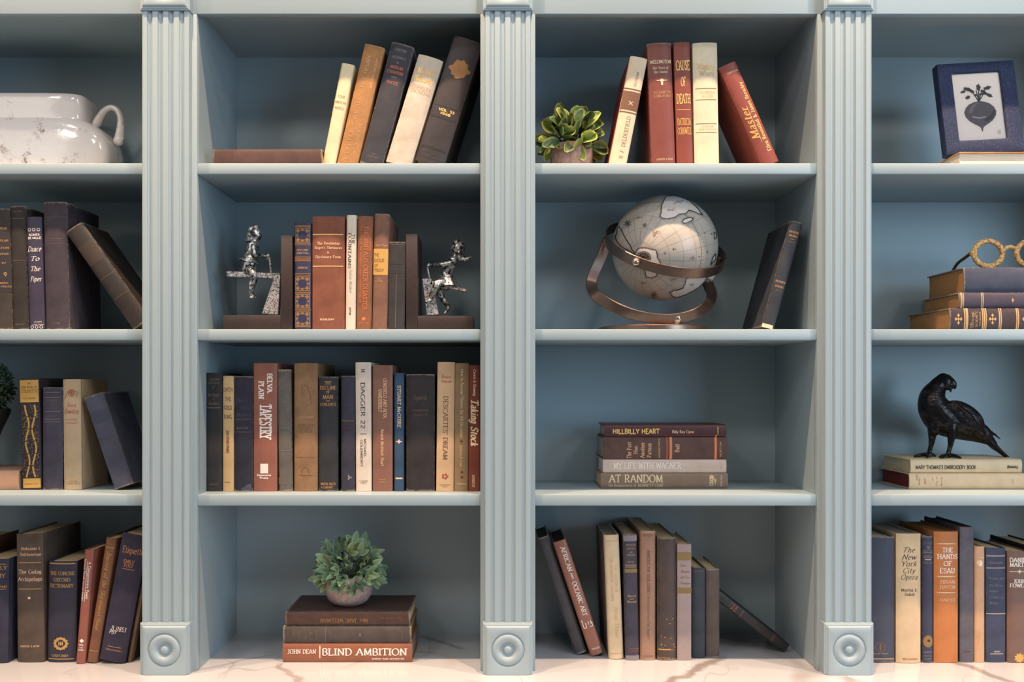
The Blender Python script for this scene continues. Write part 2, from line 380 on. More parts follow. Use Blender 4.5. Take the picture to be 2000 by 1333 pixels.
# ------------------------------------------------------------------ bookcase and counter
DEP = 0.294; Z1, Z2, Z3 = .994, .669, .345; SH = .022
ZTOP = 1.285; ZC_ = ZTOP+.014
ZS = {1: Z1, 2: Z2, 3: Z3, 4: 0.0}
STILES = [(-1.382, -1.276), (-.722, -.616), (-.0612, .0448), (.597, .702), (1.256, 1.362)]
PIL = [-1.329, -.6705, -.0083, .650, 1.309]
ct = boxo('countertop', (-1.8, -.34, -.03), (1.8, .33, 0), m_marble(), None, .002)
props(ct, 'pale veined marble counter running under the whole bookcase', 'countertop')
bc = thing('bookcase', 'blue-grey painted built-in bookcase with fluted pilasters and round rosettes', 'bookcase', (0, 0, 0))
for a, b in zip(STILES, STILES[1:]):
    x0, x1 = a[1], b[0]
    boxo('back_panel', (x0-.004, DEP, 0), (x1+.004, DEP+.012, ZC_), PAINT, bc, 0)
    for z in (Z1, Z2, Z3):
        boxo('shelf', (x0, .003, z-SH), (x1, DEP, z), PAINT, bc, .0022)
    boxo('top_panel', (x0-.004, .0215, ZC_), (x1+.004, DEP, ZC_+.02), PAINT, bc, 0)
for a in STILES:
    boxo('divider_panel', (a[0], .021, 0), (a[1], DEP+.012, ZC_+.02), PAINT, bc, 0)
    boxo('stile', (a[0]-.0006, 0, 0), (a[1]+.0006, .021, ZTOP), PAINT, bc, .0012)
boxo('header_rail', (-1.382, 0, ZTOP), (1.362, .021, ZTOP+.2), PAINT, bc, .0012)
def pilaster_mesh(wd):
    h0, h1 = .098, ZTOP+.002; t = .018; out = []; hw = wd/2
    prof = [(-hw, 0), (-hw, -t+.0025), (-hw+.0008, -t+.0007), (-hw+.0025, -t)]
    for i in range(4):
        c = -wd*.338+i*wd*.2253; r = wd*.0535
        prof.append((c-r-.0008, -t))
        for a in range(0, 181, 20): prof.append((c-r*math.cos(R(a)), -t+.0006+r*.85*math.sin(R(a))))
        prof.append((c+r+.0008, -t))
    prof += [(hw-.0025, -t), (hw-.0008, -t+.0007), (hw, -t+.0025), (hw, 0)]
    bm = bmesh.new(); loft(bm, [[(x, y, z) for x, y in prof] for z in (h0, h1)]); return bm
def block_mesh(wd, ht):
    """square corner block: stepped bevel round three sides, turned bullseye in the face; local z from the free end (0) to the moulded end (ht)"""
    n = 20; hw = wd/2
    def rect(i, y):
        x0, x1, z0, z1 = -hw+i, hw-i, (0 if i < .0005 else .0006), ht-i; r = []
        for k in range(n): r.append((x0+(x1-x0)*k/n, y, z0))
        for k in range(n): r.append((x1, y, z0+(z1-z0)*k/n))
        for k in range(n): r.append((x1-(x1-x0)*k/n, y, z1))
        for k in range(n): r.append((x0, y, z1-(z1-z0)*k/n))
        return r
    rings = [rect(0, 0), rect(0, -.0205), rect(.0008, -.0215), rect(.0022, -.0218), rect(.0030, -.0232), rect(.0052, -.0236), rect(.0060, -.0252), rect(.0078, -.0266), rect(.0088, -.027)]
    cz = ht*.49; base = rings[-1]
    ang = [math.atan2(p[2]-cz, p[0]) for p in base]
    for r, y in ((.0345, -.027), (.0325, -.0262), (.0315, -.0240), (.0305, -.0243), (.0285, -.0264), (.0255, -.0280), (.0225, -.0284), (.0195, -.0276), (.0165, -.0256), (.0140, -.0226), (.0115, -.0205), (.0095, -.0205), (.0085, -.0225), (.0072, -.0247), (.0045, -.0264), (.0015, -.027)):
        rings.append([(r*math.cos(a), y, cz+r*math.sin(a)) for a in ang])
    bm = bmesh.new(); loft(bm, rings); return bm
plan_me = {}
for x in PIL:
    p = obj('fluted_pilaster', pilaster_mesh(.0915 if x == PIL[1] else .0885), PAINT, bc, smooth=32); p.location = (x, 0, 0)
    b = obj('rosette_block', block_mesh(.096, .0995), PAINT, p, smooth=32)
    b = obj('rosette_block', block_mesh(.096, .0995), PAINT, p, smooth=32)
    b.rotation_euler = (0, math.pi, 0); b.location = (0, 0, ZTOP+.0985)
# ------------------------------------------------------------------ books
PAGES = dict(cream=(222, 196, 156), tan=(176, 128, 82), grey=(170, 158, 146), brown=(122, 88, 60), white=(228, 214, 196), dark=(74, 58, 48), redp=(120, 50, 40))
class Spine:
    def __init__(s, w, h, b): s.w, s.h, s.b, s.parts = w, h, b, {}; s.uid = 0; s.infn = False; s.fnids = set()
    def y(s, x): return -s.b*(1-min(1, abs(x)/(s.w/2))**2.2)
    def add(s, name, c, v, f, lay=1):
        if not s.infn: s.uid += 1
        k = (name, c, s.uid); V, Fc = s.parts.setdefault(k, ([], [])); o = len(V)
        V.extend((x, s.y(x)-.00012-.00010*lay, z) for x, z in v); Fc.extend(tuple(i+o for i in q) for q in f)
    def text(s, t, u, v, tw, th, rot=0, st='serif', c='gold', wt=.14, sh=0.0, lay=3, name='lettering'):
        V, Fc = lettering(t, wt, st, sh)
        if not V: return
        x0 = min(a for a, b in V); x1 = max(a for a, b in V)
        if rot == 0: W, H = tw*s.w, th*s.h
        else: W, H = tw*s.h, th*s.w
        ox, oz = u*s.w, (1-v)*s.h; out = []
        for a, b in V:
            a = ((a-x0)/(x1-x0)-.5)*W; b = (b-.5)*H
            if rot == -90: a, b = b, -a
            elif rot == 90: a, b = -b, a
            out.append((max(-s.w*.495, min(s.w*.495, ox+a)), oz+b))
        s.add(name, c, out, Fc, lay)
    def rect(s, u0, u1, v0, v1, c, name='band', lay=1):
        n = max(1, int(abs(u1-u0)*14)); V, Fc = [], []
        for i in range(n+1):
            x = (u0+(u1-u0)*i/n)*s.w; V += [(x, (1-v0)*s.h), (x, (1-v1)*s.h)]
            if i: Fc.append((2*i-2, 2*i-1, 2*i+1, 2*i))
        s.add(name, c, V, Fc, lay)
    def line(s, v, c='gold', u0=-.42, u1=.42, th=.0012): s.rect(u0, u1, v-th/2/s.h, v+th/2/s.h, c, 'rule_line', 2)
    def poly(s, pts, c, name='emblem', lay=2):      # pts in metres round a centre, star-shaped about pts mean
        cx = sum(p[0] for p in pts)/len(pts); cz = sum(p[1] for p in pts)/len(pts)
        n = len(pts); V = [(cx, cz)]
        for k in (.35, .7, 1): V += [(cx+(p[0]-cx)*k, cz+(p[1]-cz)*k) for p in pts]
        f = [(0, 1+i, 1+(i+1) % n) for i in range(n)]
        for r in (0, n): f += [(1+r+i, 1+r+n+i, 1+r+n+(i+1) % n, 1+r+(i+1) % n) for i in range(n)]
        s.add(name, c, V, f, lay)
    def curve(s, pts, wd, c, name='emblem', lay=3):
        v, f = ribbon(pts, lambda a, b: wd/2); s.add(name, c, v, f, lay)
    def blob(s, u, v, ru, rv, c, n=28, lob=8, amp=.15, name='emblem', lay=2):
        s.poly([(u*s.w+ru*s.w*(1+amp*math.cos(lob*a))*math.cos(a), (1-v)*s.h+rv*s.h*(1+amp*math.cos(lob*a))*math.sin(a)) for a in (2*math.pi*i/n for i in range(n))], c, name, lay)
    def ring(s, u, v, r, wd, c, lay=3):
        s.curve([(u*s.w+r*math.cos(a), (1-v)*s.h+r*math.sin(a)) for a in (2*math.pi*i/24 for i in range(25))], wd, c, 'emblem', lay)
def cover_mesh(w, h, d, b, t=.0024):
    hw = w/2; sq = .0032
    def outer():
        p = [(hw, d), (hw, d*.5), (hw, .0115), (hw-.0004, .0098), (hw-.0011, .0083), (hw-.0008, .0065), (hw-.0001, .0045), (hw, .0024), (hw-.0005, .0008)]
        m = 10
        arc = [((hw-.0006)*(1-2*i/m), 0) for i in range(1, m)]
        arc = [(x, -b*(1-abs(x/hw)**2.2)) for x, _ in arc]
        return p+arc+[(-x, y) for x, y in reversed(p)]
    o = outer(); n = len(o); inn = []
    for i, (x, y) in enumerate(o):
        if abs(x) > hw-.002 and y > .003: inn.append((math.copysign(hw-t, x), min(y, d)))
        else:
            s = (hw-t)/hw; inn.append((x*s, min(y+t*.8, .0028)))
    bm = bmesh.new(); e = .0006; e = min(e, t*.3)
    def sec(z, k): return [((x*(1-k*e/hw)) if True else x, y+(e*k if y < .001 else (-e*k if y > d-.001 else 0)), z) for x, y in o]
    A = [sec(0, 1), sec(e, 0), sec(h-e, 0), sec(h, 1)]
    B = [[(x, y, z) for x, y in inn] for z in (0, h)]
    vo = loft(bm, A, cap=False, closed=False); vi = loft(bm, B, cap=False, closed=False)
    for a, q in ((vo[0], vi[0]), (vo[-1], vi[-1])):
        for i in range(n-1): bm.faces.new((a[i], a[i+1], q[i+1], q[i]))
    for k in (0, -1):
        fs = [vo[j][k] for j in range(4)]+[vi[1][k], vi[0][k]]
        try: bm.faces.new(fs)
        except ValueError: pass
    return bm
BOOKS = []
def make_book(label, M, w, h, d, b, cov, tex, wear, pages, art, group, board=None):
    e = thing('book', label, 'book', (0, 0, 0), group); e.matrix_world = M
    obj('cover', cover_mesh(w, h, d, b), cover_mat(cov, tex, wear), e, smooth=40)
    t = .0026; bm = bmesh.new()
    hw = w/2-t; n = 6; q = []
    for i in range(n+1):
        x = -hw+2*hw*i/n; q.append((x, .0032-b*.4*(1-(x/hw)**2)))
    fe = [(hw*(1-2*i/n), d-.004-.002*(1-(1-2*i/n)**2)) for i in range(n+1)]
    loft(bm, [[(x, y, z) for x, y in q+fe] for z in (.0028, h-.0030)])
    obj('page_block', bm, page_mat(PAGES.get(pages, pages) if isinstance(pages, str) else pages), e)
    if board:
        for sx in (-1, 1):
            bm = bmesh.new(); x = sx*(w/2+.0001); box(bm, (min(x, x-sx*.0004), .0125, .0002), (max(x, x-sx*.0004), d+.0002, h-.0002))
            obj('board_facing', bm, cover_mat(board, 'cloth', 0), e)
    s = Spine(w, h, b)
    for a in art:
        a = list(a); k = a.pop(0); kw = a.pop() if a and isinstance(a[-1], dict) else {}
        if k == 'fn':
            s.uid += 1; s.fnids.add(s.uid); s.infn = True; a[0](s); s.infn = False
        else: getattr(s, k)(*a, **kw)
    for (name, c, _), (V, Fc) in s.parts.items():
        q_ = obj(name, mesh_from(name, V, Fc), ink(c), e)
        if _ in s.fnids: q_['kind'] = 'stuff'
    BOOKS.append(e); return e
def up(label, px0, px1, pyt, row, y, cov, art=(), lean=0.0, d=.16, b=.003, tex='cloth', wear=0.0, pages='cream', board=None, group=None, pyb=None, yaw=0.0):
    """a standing book: left and right spine edge where it meets the shelf, highest corner, lean to the right in degrees"""
    if pyb: y = CD*((ZC-VPY)/(pyb-VPY)-1)
    k = kk(y); th = R(lean); zs = ZS[row]+.0002
    w = (px1-px0)*k*math.cos(th)-.0004
    zt = CZ+(VPY-pyt)*k
    h = (zt-zs-w*abs(math.sin(th)))/math.cos(th)
    piv = CX+((px1 if lean > 0 else px0)-VPX)*k; off = -w/2 if lean > 0 else w/2
    if lean == 0: piv = CX+((px0+px1)/2-VPX)*k; off = 0
    M = Matrix.Translation((piv, y+b, zs)) @ Matrix.Rotation(R(yaw), 4, 'Z') @ Matrix.Rotation(th, 4, 'Y') @ Matrix.Translation((off, 0, 0))
    return make_book(label, M, w, h, d, b, cov, tex, wear, pages, art, group, board)
def flat(label, px0, px1, z0, th, y, cov, art=(), d=.15, b=.003, tex='cloth', wear=0.0, pages='cream', board=None, group=None, yaw=0.0, flip=False):
    """a lying book, spine to the front, head of the spine on the left (on the right when flip)"""
    k = kk(y); h = (px1-px0)*k; xc = CX+((px0+px1)/2-VPX)*k
    s = 90 if flip else -90
    M = Matrix.Translation((xc, y+b, z0+th/2)) @ Matrix.Rotation(R(yaw), 4, 'Z') @ Matrix.Rotation(R(s), 4, 'Y') @ Matrix.Translation((0, 0, -h/2))
    return make_book(label, M, th-.0003, h, d, b, cov, tex, wear, pages, art, group, board)
def T(t, u, v, tw, th, rot=0, c='gold', st='serif', wt=.14, sh=0.0, lay=3): return ('text', t, u, v, tw, th, rot, dict(st=st, c=c, wt=wt, sh=sh, lay=lay))
def col(words, v0, dv, tw, th, **kw): return [T(w_, kw.pop('u', 0) if False else 0, v0+i*dv, tw[i] if isinstance(tw, (list, tuple)) else tw, th, 0, **kw) for i, w_ in enumerate(words)]

# ---- top shelf, second bay
G = 'books leaning on the top shelf of the second bay'
y = .05
flat('brown cloth book lying flat at the left end of the top shelf', 416, 629, Z1+.0002, .0345, .03, (96, 66, 60), [], d=.15, b=.002, wear=.15, group=None)
up('slim cream book leaning right with three thin black title lines', 626.5, 653, 122, 1, y, (236, 214, 166), lean=11, d=.15, b=.002, tex='jacket', group=G,
   art=[T('FOUR', 0, .32, .5, .024, c='dark', wt=.09, st='sans'), T('AMERICAN', 0, .375, .86, .024, c='dark', wt=.09, st='sans'), T('NOVELS', 0, .43, .7, .024, c='dark', wt=.09, st='sans')])
up('tan orange book leaning right with faded lettering running up its spine', 654.5, 696, 84, 1, y, (196, 132, 74), lean=13.2, d=.16, group=G, wear=.15,
   art=[T('A LITTLE ORIGINALIST', -.14, .62, .72, .16, 90, c='tan', wt=.1), T('HILLARY', -.14, .16, .15, .16, 90, c='peach', wt=.1), T('The Life and Work of Jane Rueben', .2, .66, .52, .17, 90, c='tan', wt=.12, sh=.2), T('with notes and plates', .25, .22, .24, .12, 90, c='peach', wt=.1, sh=.2)])
up('worn blue-black book leaning right with faint orange title and frayed head', 698, 745, 80, 1, y, (66, 64, 74), lean=15, d=.17, b=.004, wear=.75, group=G,
   art=[T('CENTURY', 0, .055, .55, .022, c='grey'), T('READINGS', 0, .115, .6, .02, c='grey'), T('IN', 0, .155, .1, .016, c='grey'), T('AMERICAN', 0, .195, .58, .022, c='salmon'), T('LITERATURE', 0, .235, .74, .022, c='salmon'), ('line', .275, dict(c='grey', u0=-.12, u1=.12)), T('PATTEE', 0, .32, .5, .022, c='salmon', wt=.1),
    T('THE', 0, .905, .2, .014, c='faint'), T('CENTURY', 0, .93, .55, .016, c='faint'), T('CO', 0, .955, .2, .014, c='faint')])
up('pale cream book leaning right with gilt blackletter title near its head', 748, 801, 103.6, 1, y, (222, 200, 178), lean=17, d=.17, b=.005, wear=.1, group=G,
   art=[T('Nicholas', .02, .14, .72, .048, c='brightgold', wt=.2), T('Nickleby', 0, .21, .78, .048, c='brightgold', wt=.2), T('CHARLES', 0, .285, .76, .028, c='tan', wt=.12), T('DICKENS', 0, .325, .76, .028, c='tan', wt=.12)])
def emblem_vol(s):
    s.blob(.02, .245, .34, .055, 'dimgold', lob=6, amp=.14); s.blob(.02, .195, .2, .022, 'dimgold', lob=5, amp=.2); s.blob(.02, .298, .12, .02, 'dimgold', lob=3, amp=.1)
    for i in range(3): s.curve([((-.22+.04*i)*s.w, (1-.235-.012*i)*s.h), (.0, (1-.228-.015*i)*s.h), ((.24-.04*i)*s.w, (1-.24-.014*i)*s.h)], .001, 'faint')
    for v in (.545, .63, .64, .87, .877, .885, .955): s.line(v, 'shade', -.45, .4, .001)
    s.curve([(-.3*s.w, (1-.92)*s.h), (-.1*s.w, (1-.91)*s.h), (.02*s.w, (1-.935)*s.h), (.15*s.w, (1-.91)*s.h), (.32*s.w, (1-.925)*s.h)], .0014, 'shade')
up('large dark brown volume leaning right with tan emblem and gilt volume number', 804, 866, 67, 1, y, (58, 48, 50), lean=17.5, d=.18, b=.005, tex='leather', group=G,
   art=[('fn', emblem_vol), T('VOL. 53', .02, .575, .55, .018, c='brightgold', st='sans', wt=.26), T('1948', .02, .602, .36, .017, c='brightgold', st='sans', wt=.26)])

# ---- top shelf, third bay
G = 'books on the top shelf of the third bay'
up('dark red book with cream spine leaning right beside the succulent', 1187, 1222.5, 108, 1, y, (226, 198, 162), lean=11.3, d=.15, b=.003, tex='jacket', board=(158, 44, 32), group=G,
   art=[('rect', -.5, .5, .315, .485, 'brown', dict(name='label')), ('line', .295, dict(c='brown', u0=-.5, u1=.5, th=.0025)), ('line', .505, dict(c='brown', u0=-.5, u1=.5, th=.0025)), T('PUTNAM', .1, .2, .13, .15, 90, c='stone', wt=.1), T('X', .05, .42, .3, .03, c='cream'), T('R. F. DELDERFIELD', .1, .73, .38, .22, 90, c='stone', wt=.1)])
up('maroon book standing with cream capital title and small ornament', 1273.5, 1321, 82.6, 1, y, (132, 60, 50), lean=-2.2, d=.16, b=.004, tex='jacket', wear=.1, group=G,
   art=[T('WELLINGTON', .02, .152, .9, .026, c='cream', wt=.2), T('The Years of', .02, .2, .68, .022, c='cream', sh=.2), T('the Sword', .02, .232, .56, .022, c='cream', sh=.2), ('blob', .05, .30, .17, .009, 'cream', dict(lob=4, amp=.4)), ('blob', .05, .325, .04, .016, 'cream', dict(lob=2)), T('ELIZABETH', .05, .395, .68, .02, c='tan', wt=.1), T('LONGFORD', .05, .425, .7, .02, c='tan', wt=.1), T('HARPER & ROW', .05, .93, .68, .015, c='cream', wt=.1)])
up('rust red book with tall condensed yellow capitals', 1322.5, 1355, 81.5, 1, y, (140, 58, 44), lean=-1.6, d=.15, b=.002, tex='jacket', group=G,
   art=[T('CAUSE', .02, .185, .84, .075, c='brightgold', wt=.17), T('OF', .02, .315, .3, .07, c='brightgold', wt=.17), T('DEATH', .02, .45, .84, .072, c='brightgold', wt=.17), ('line', .535, dict(c='lab')), T('PATRICIA', .02, .632, .84, .052, c='lab', wt=.16), T('CORNWELL', .02, .705, .84, .052, c='lab', wt=.16), T('PUTNAM', .05, .977, .7, .012, c='lab')])
up('cream spined book with faded gilt lettering beside the leaning maroon book', 1357, 1406, 82.5, 1, y, (224, 204, 168), lean=-1.0, d=.16, b=.003, tex='jacket', wear=.1, group=G,
   art=[T('Winning', .0, .19, .72, .045, c='gold', sh=.15), T('Wives', .05, .245, .62, .045, c='tan', sh=.15), ('line', .365, dict(c='olive')), T('LEONORA', .05, .395, .62, .022, c='tan', wt=.1), T('ALLEN', .05, .425, .45, .022, c='tan', wt=.1), ('line', .455, dict(c='olive')), ('line', .645, dict(c='olive')), T('STANDARD', .05, .668, .5, .014, c='tan', wt=.1), T('NEW EDITION', .05, .69, .7, .014, c='tan', wt=.1), ('line', .715, dict(c='olive')), T('CROWN', .05, .972, .45, .013, c='olive')])
up('maroon book leaning left with gold lettering running up its spine', 1490, 1529, 118, 1, .045, (146, 62, 50), lean=-23.6, d=.14, b=.003, tex='jacket', group=G,
   art=[T('Master', -.16, .58, .33, .42, 90, c='lab', wt=.16, sh=.2), T('Ellen Rosenthal & James Brearley', .24, .54, .68, .2, 90, c='brightgold', wt=.17), ('rect', .02, .05, .42, .78, 'lab', dict(name='rule_line')), T('DUTTON', .1, .085, .62, .014, c='cream', wt=.14)])

# ---- second shelf, first bay
G = 'dark books on the second shelf of the first bay'
y = .04
def gold_rows(s):
    s.rect(-.5, .5, .145, .69, 'shade', 'label')
up('grey-brown book cut by the left edge with gold lettered dark label', -32, 24, 407, 2, y, (72, 62, 56), lean=-1.4, d=.16, b=.003, wear=.1, group=G,
   art=[('fn', gold_rows), T('CONSTITUTION', .0, .165, .8, .016, c='orange'), T('THE SECULAR', .06, .265, .75, .016, c='orange'), T('LEGISLATION', .06, .325, .78, .016, c='orange'), T('ITS WISE', .1, .375, .7, .014, c='tan'), T('PART IV', .05, .45, .6, .012, c='tan'), T('9', .3, .545, .1, .035, c='tan'), T('COLUMBIA', .1, .615, .6, .014, c='orange'), T('LAW & PRESS', .1, .645, .8, .012, c='tan')])
up('plain dark olive-brown book with faint line near its head', 24.5, 55, 402, 2, y, (58, 50, 47), lean=-1.5, d=.15, wear=.2, group=G, art=[T('ESSAYS', 0, .045, .6, .014, c='faint'), ('line', .1, dict(c='faint', th=.0008)), ('line', .44, dict(c='faint', th=.0008)), T('MACY', 0, .955, .6, .012, c='faint')])
def dance_orn(s):
    for u in (-.3, 0, .3): s.ring(u, .115, .0028, .0009, 'white')
    for u in (-.3, 0, .3): s.ring(u, .975, .0028, .0009, 'white')
up('slim purple-navy book with white script title lines', 57, 87, 423, 2, y, (66, 56, 82), lean=-1.7, d=.15, b=.002, tex='jacket', group=G,
   art=[('fn', dance_orn), T('AGNES', 0, .16, .72, .018, c='white', st='sans', wt=.2), T('DE MILLE', .02, .188, .86, .018, c='white', st='sans', wt=.2), T('Dance', .0, .285, .9, .045, c='white', sh=.3), T('To', .05, .37, .55, .04, c='white', sh=.3), T('The', .05, .46, .62, .04, c='white', sh=.3), T('Piper', .05, .55, .78, .042, c='white', sh=.3), T('ATLANTIC', .1, .93, .5, .01, c='white', st='sans'), T('Little Brown', .1, .952, .7, .01, c='white', st='sans')])
up('thick plum-black book with bare spine showing its dark right cover', 88, 134, 394, 2, y, (74, 62, 72), lean=-1.2, d=.155, b=.004, wear=.12, group=G, art=[('line', .12, dict(c='faint', th=.0006)), ('line', .29, dict(c='faint', u0=-.2, u1=.3, th=.0008)), ('line', .325, dict(c='faint', u0=-.2, u1=.3, th=.0008)), T('CONN', .0, .95, .3, .016, c='faint')])
up('battered dark brown book leaning steeply left against the plum book', 260, 306, 433, 2, .035, (54, 44, 40), lean=-34.8, d=.13, b=.003, tex='leather', wear=.4, group=G, art=[('rect', -.45, .42, .165, .36, 'umber', dict(name='label')), ('line', .5, dict(c='faint', th=.0007)), ('line', .7, dict(c='faint', th=.0007))])

# ---- second shelf, second bay (between the bookends)
G = 'books held between the two silver bookends'
y = .045
def gibbon(s):
    def frame(v0, v1):
        s.rect(-.42, .42, v0, v1, 'olive', 'gilt_panel', 1); s.rect(-.37, .37, v0+.008, v1-.008, 'navy', 'gilt_panel', 2)
        vm = (v0+v1)/2; hv = (v1-v0)/2
        for sx in (-1, 1):
            for sz in (-1, 1): s.blob(sx*.26, vm+sz*hv*.62, .1, hv*.26, 'dimgold', lob=4, amp=.35, lay=3)
            s.blob(sx*.31, vm, .06, hv*.18, 'dimgold', lob=4, amp=.3, lay=3); s.blob(0, vm+sx*hv*.72, .1, hv*.14, 'dimgold', lob=5, amp=.3, lay=3)
    for a, b_ in ((.05, .185), (.50, .635), (.665, .795), (.825, .96)): frame(a, b_)
    for v in (.03, .04, .195, .207, .32, .332, .345, .355, .475, .488, .645, .655, .803, .813, .968): s.line(v, 'dimgold', -.45, .45, .0014)
up('navy leather volume with four gilt ornamental panels beside left bookend', 573.5, 608, 435, 2, y, (50, 48, 84), d=.15, b=.004, tex='leather', group=G,
   art=[('fn', gibbon), T('DECLINE', .0, .255, .66, .016, c='tan'), T('AND FALL', .0, .283, .74, .016, c='tan'), T('GIBBON', .0, .42, .56, .018, c='tan')])
up('wide rust brown reference book with gold rules and cream title', 609, 673, 422.5, 2, y, (150, 82, 60), d=.16, b=.003, group=G,
   art=[('line', .16, dict(c='brightgold', u0=-.48, u1=.46, th=.0022)), T('The Doubleday', .0, .237, .7, .022, c='peach', wt=.17), T("Roget's Thesaurus", .0, .276, .84, .022, c='peach', wt=.17), T('in', 0, .316, .08, .02, c='peach', wt=.17), T('Dictionary Form', .0, .356, .78, .022, c='peach', wt=.17), ('line', .438, dict(c='brightgold', u0=-.48, u1=.46, th=.0022)), T('DOUBLEDAY', -.03, .905, .44, .014, c='peach', st='sans', wt=.24)])
up('narrow white book with black title running down its spine', 674, 694, 420, 2, y, (232, 212, 190), lean=.6, d=.15, b=.002, tex='jacket', group=G,
   art=[T('THE', .2, .21, .09, .28, -90, c='dark', wt=.15), T('FOUNTAINS', -.14, .31, .31, .3, -90, c='dark', wt=.15), T('Sylvia Walker', .0, .575, .21, .3, -90, c='grey', sh=.25, wt=.1), T('DUTTON', -.05, .835, .065, .16, -90, c='dark', st='sans', wt=.22)])
up('orange-brown book with salmon title running down its spine', 694.6, 725, 422, 2, y, (158, 96, 62), lean=1.0, d=.15, b=.003, group=G,
   art=[T('THE BUFFALO CREEK DISASTER', .06, .455, .74, .27, -90, c='salmon', wt=.15), T('The Story of the Survivors Unprecedented Lawsuit', -.24, .42, .68, .14, -90, c='salmon', wt=.12), T('GERALD STERN', .33, .2, .22, .13, -90, c='salmon', wt=.12), ('blob', .0, .9, .12, .016, 'salmon', dict(lob=5)), T('RANDOM', 0, .938, .66, .01, c='salmon')])
up('tall brown book with bright yellow paper label', 726, 756, 417.5, 2, y, (148, 98, 78), lean=1.2, d=.16, b=.003, wear=.1, group=G,
   art=[('rect', -.5, .46, .3, .525, 'lab', dict(name='label')), T('Robert Payne', .02, .27, .8, .02, c='tan'), T('THE', -.3, .355, .3, .026, c='brown', st='sans'), T('GOLD', -.12, .4, .66, .026, c='brown', st='sans'), T('OF', -.3, .445, .25, .024, c='brown', st='sans'), T('TROY', -.12, .487, .66, .026, c='brown', st='sans'), T('GIFT', -.1, .56, .3, .012, c='tan'), T('FUNK', -.1, .58, .5, .012, c='tan')])
up('short charcoal book with faint centre line against right bookend', 757, 790, 472.5, 2, y, (62, 58, 60), lean=.9, d=.13, b=.002, wear=.2, group=G, art=[('rect', -.06, -.03, .37, .97, 'faint', dict(name='rule_line')), ('line', .25, dict(c='shade')), ('line', .35, dict(c='shade')), ('line', .03, dict(c='faint', th=.0008))])

# ---- second shelf, third and fourth bay
up('dark navy book leaning right alone beside the globe', 1486, 1512, 430, 2, .035, (54, 58, 70), lean=15.3, d=.16, b=.003, wear=.3,
   art=[T('DICKENS', .0, .1, .8, .018, c='orange'), T('WORKS', .0, .135, .72, .018, c='orange'), ('line', .165, dict(c='dimgold', u0=-.15, u1=.15)), T('VOL. IV.', .0, .19, .5, .012, c='dimgold'), T('PICKWICK', .0, .565, .8, .018, c='orange'), T('PAPERS', .0, .61, .66, .018, c='orange'), T('VOL. II.', 0, .645, .45, .01, c='dimgold'), ('rect', -.5, .35, .965, 1.0, 'cream', dict(name='worn_patch'))])
G = 'stacked books under the rattan glasses'
def science(s):
    for v in (.13, .145, .155, .285, .3, .315, .43, .445, .58, .595, .72, .74): s.line(v, 'tan', -.5, .5, .0022)
    for v in (.075, .37, .66, .85):
        for du, dv in ((0, 0), (.17, 0), (-.17, 0), (0, .022), (0, -.022)): s.blob(du, v+dv, .07, .009, 'tan', lob=4, amp=.3)
def stripes(s):
    for v in (.02, .03, .045, .22, .235): s.line(v, 'tan', -.5, .5, .0018)
    s.blob(0, .52, .12, .009, 'tan', lob=4, amp=.4)
k = kk(.04); zb = Z2+.0002; zb0 = zb
t3 = CZ+(VPY-602)*k-zb
flat('plum book with gold bands at the bottom of the glasses stack', 1855, 2081, zb, t3, .04, (76, 60, 66), [('fn', science), T('THE', -.3, .185, .3, .012, c='tan'), T('OUTLINE', -.02, .2, .72, .016, c='tan'), T('OF', .2, .215, .2, .01, c='tan'), T('SCIENCE', .0, .232, .72, .016, c='tan'), T('THOMSON', 0, .262, .66, .012, c='tan')], d=.195, b=.004, pages='tan', wear=.25, group=G)
zb += t3; t2 = CZ+(VPY-571.5)*k-zb
flat('plum-blue book in the middle of the glasses stack', 1873, 2075, zb, t2, .042, (84, 72, 92), [('fn', stripes)], d=.165, b=.003, pages='tan', wear=.25, group=G)
zb += t2; t1 = CZ+(VPY-521.5)*k-zb
flat('thick faded navy book on top of the glasses stack', 1883, 2088, zb, t1, .045, (72, 78, 104), [], d=.165, b=.004, pages='tan', wear=.45, group=G)
ZGLASS = zb+t1

# ---- third shelf, first bay
G = 'books on the third shelf of the first bay'
y = .09
flat('peach covered book lying flat at the left edge of the photo', -150, 36, Z3+.0002, .0405, .085, (196, 146, 116), [], d=.14, b=.002, tex='jacket')
def etiq(s):
    s.rect(-.48, .46, .015, .215, 'lab', 'label'); s.rect(-.42, .46, .90, .985, 'lab', 'label')
    rnd = random.Random(3)
    for i in range(230):
        u, v = rnd.uniform(-.44, .44), rnd.uniform(.235, .89); s.blob(u, v, rnd.uniform(.02, .04), rnd.uniform(.003, .0056), 'olive', n=7, lob=3, amp=.3)
    for u0, ph in ((-.14, 0), (.2, 2.2)):
        for i in range(6):
            v0 = .24+.11*i
            s.curve([((u0+.09*math.sin(ph+(v0+.1*j/6)*19))*s.w, (1-v0-.1*j/6)*s.h) for j in range(7)], .0032, 'lab')
up('black book with gold flecked wavy ornament and yellow head label', 42, 81, 739, 3, y, (58, 48, 56), d=.16, b=.002, tex='jacket', lean=-1.3, group=G,
   art=[('fn', etiq), T('THE', 0, .045, .2, .015, c='brown'), T('NEW BOOK OF', 0, .08, .8, .02, c='brown'), T('ETIQUETTE', 0, .115, .86, .026, c='brown'), T('EICHLER', 0, .18, .6, .014, c='brown'), T('GARDEN CITY', -.0, .95, .7, .012, c='brown')])
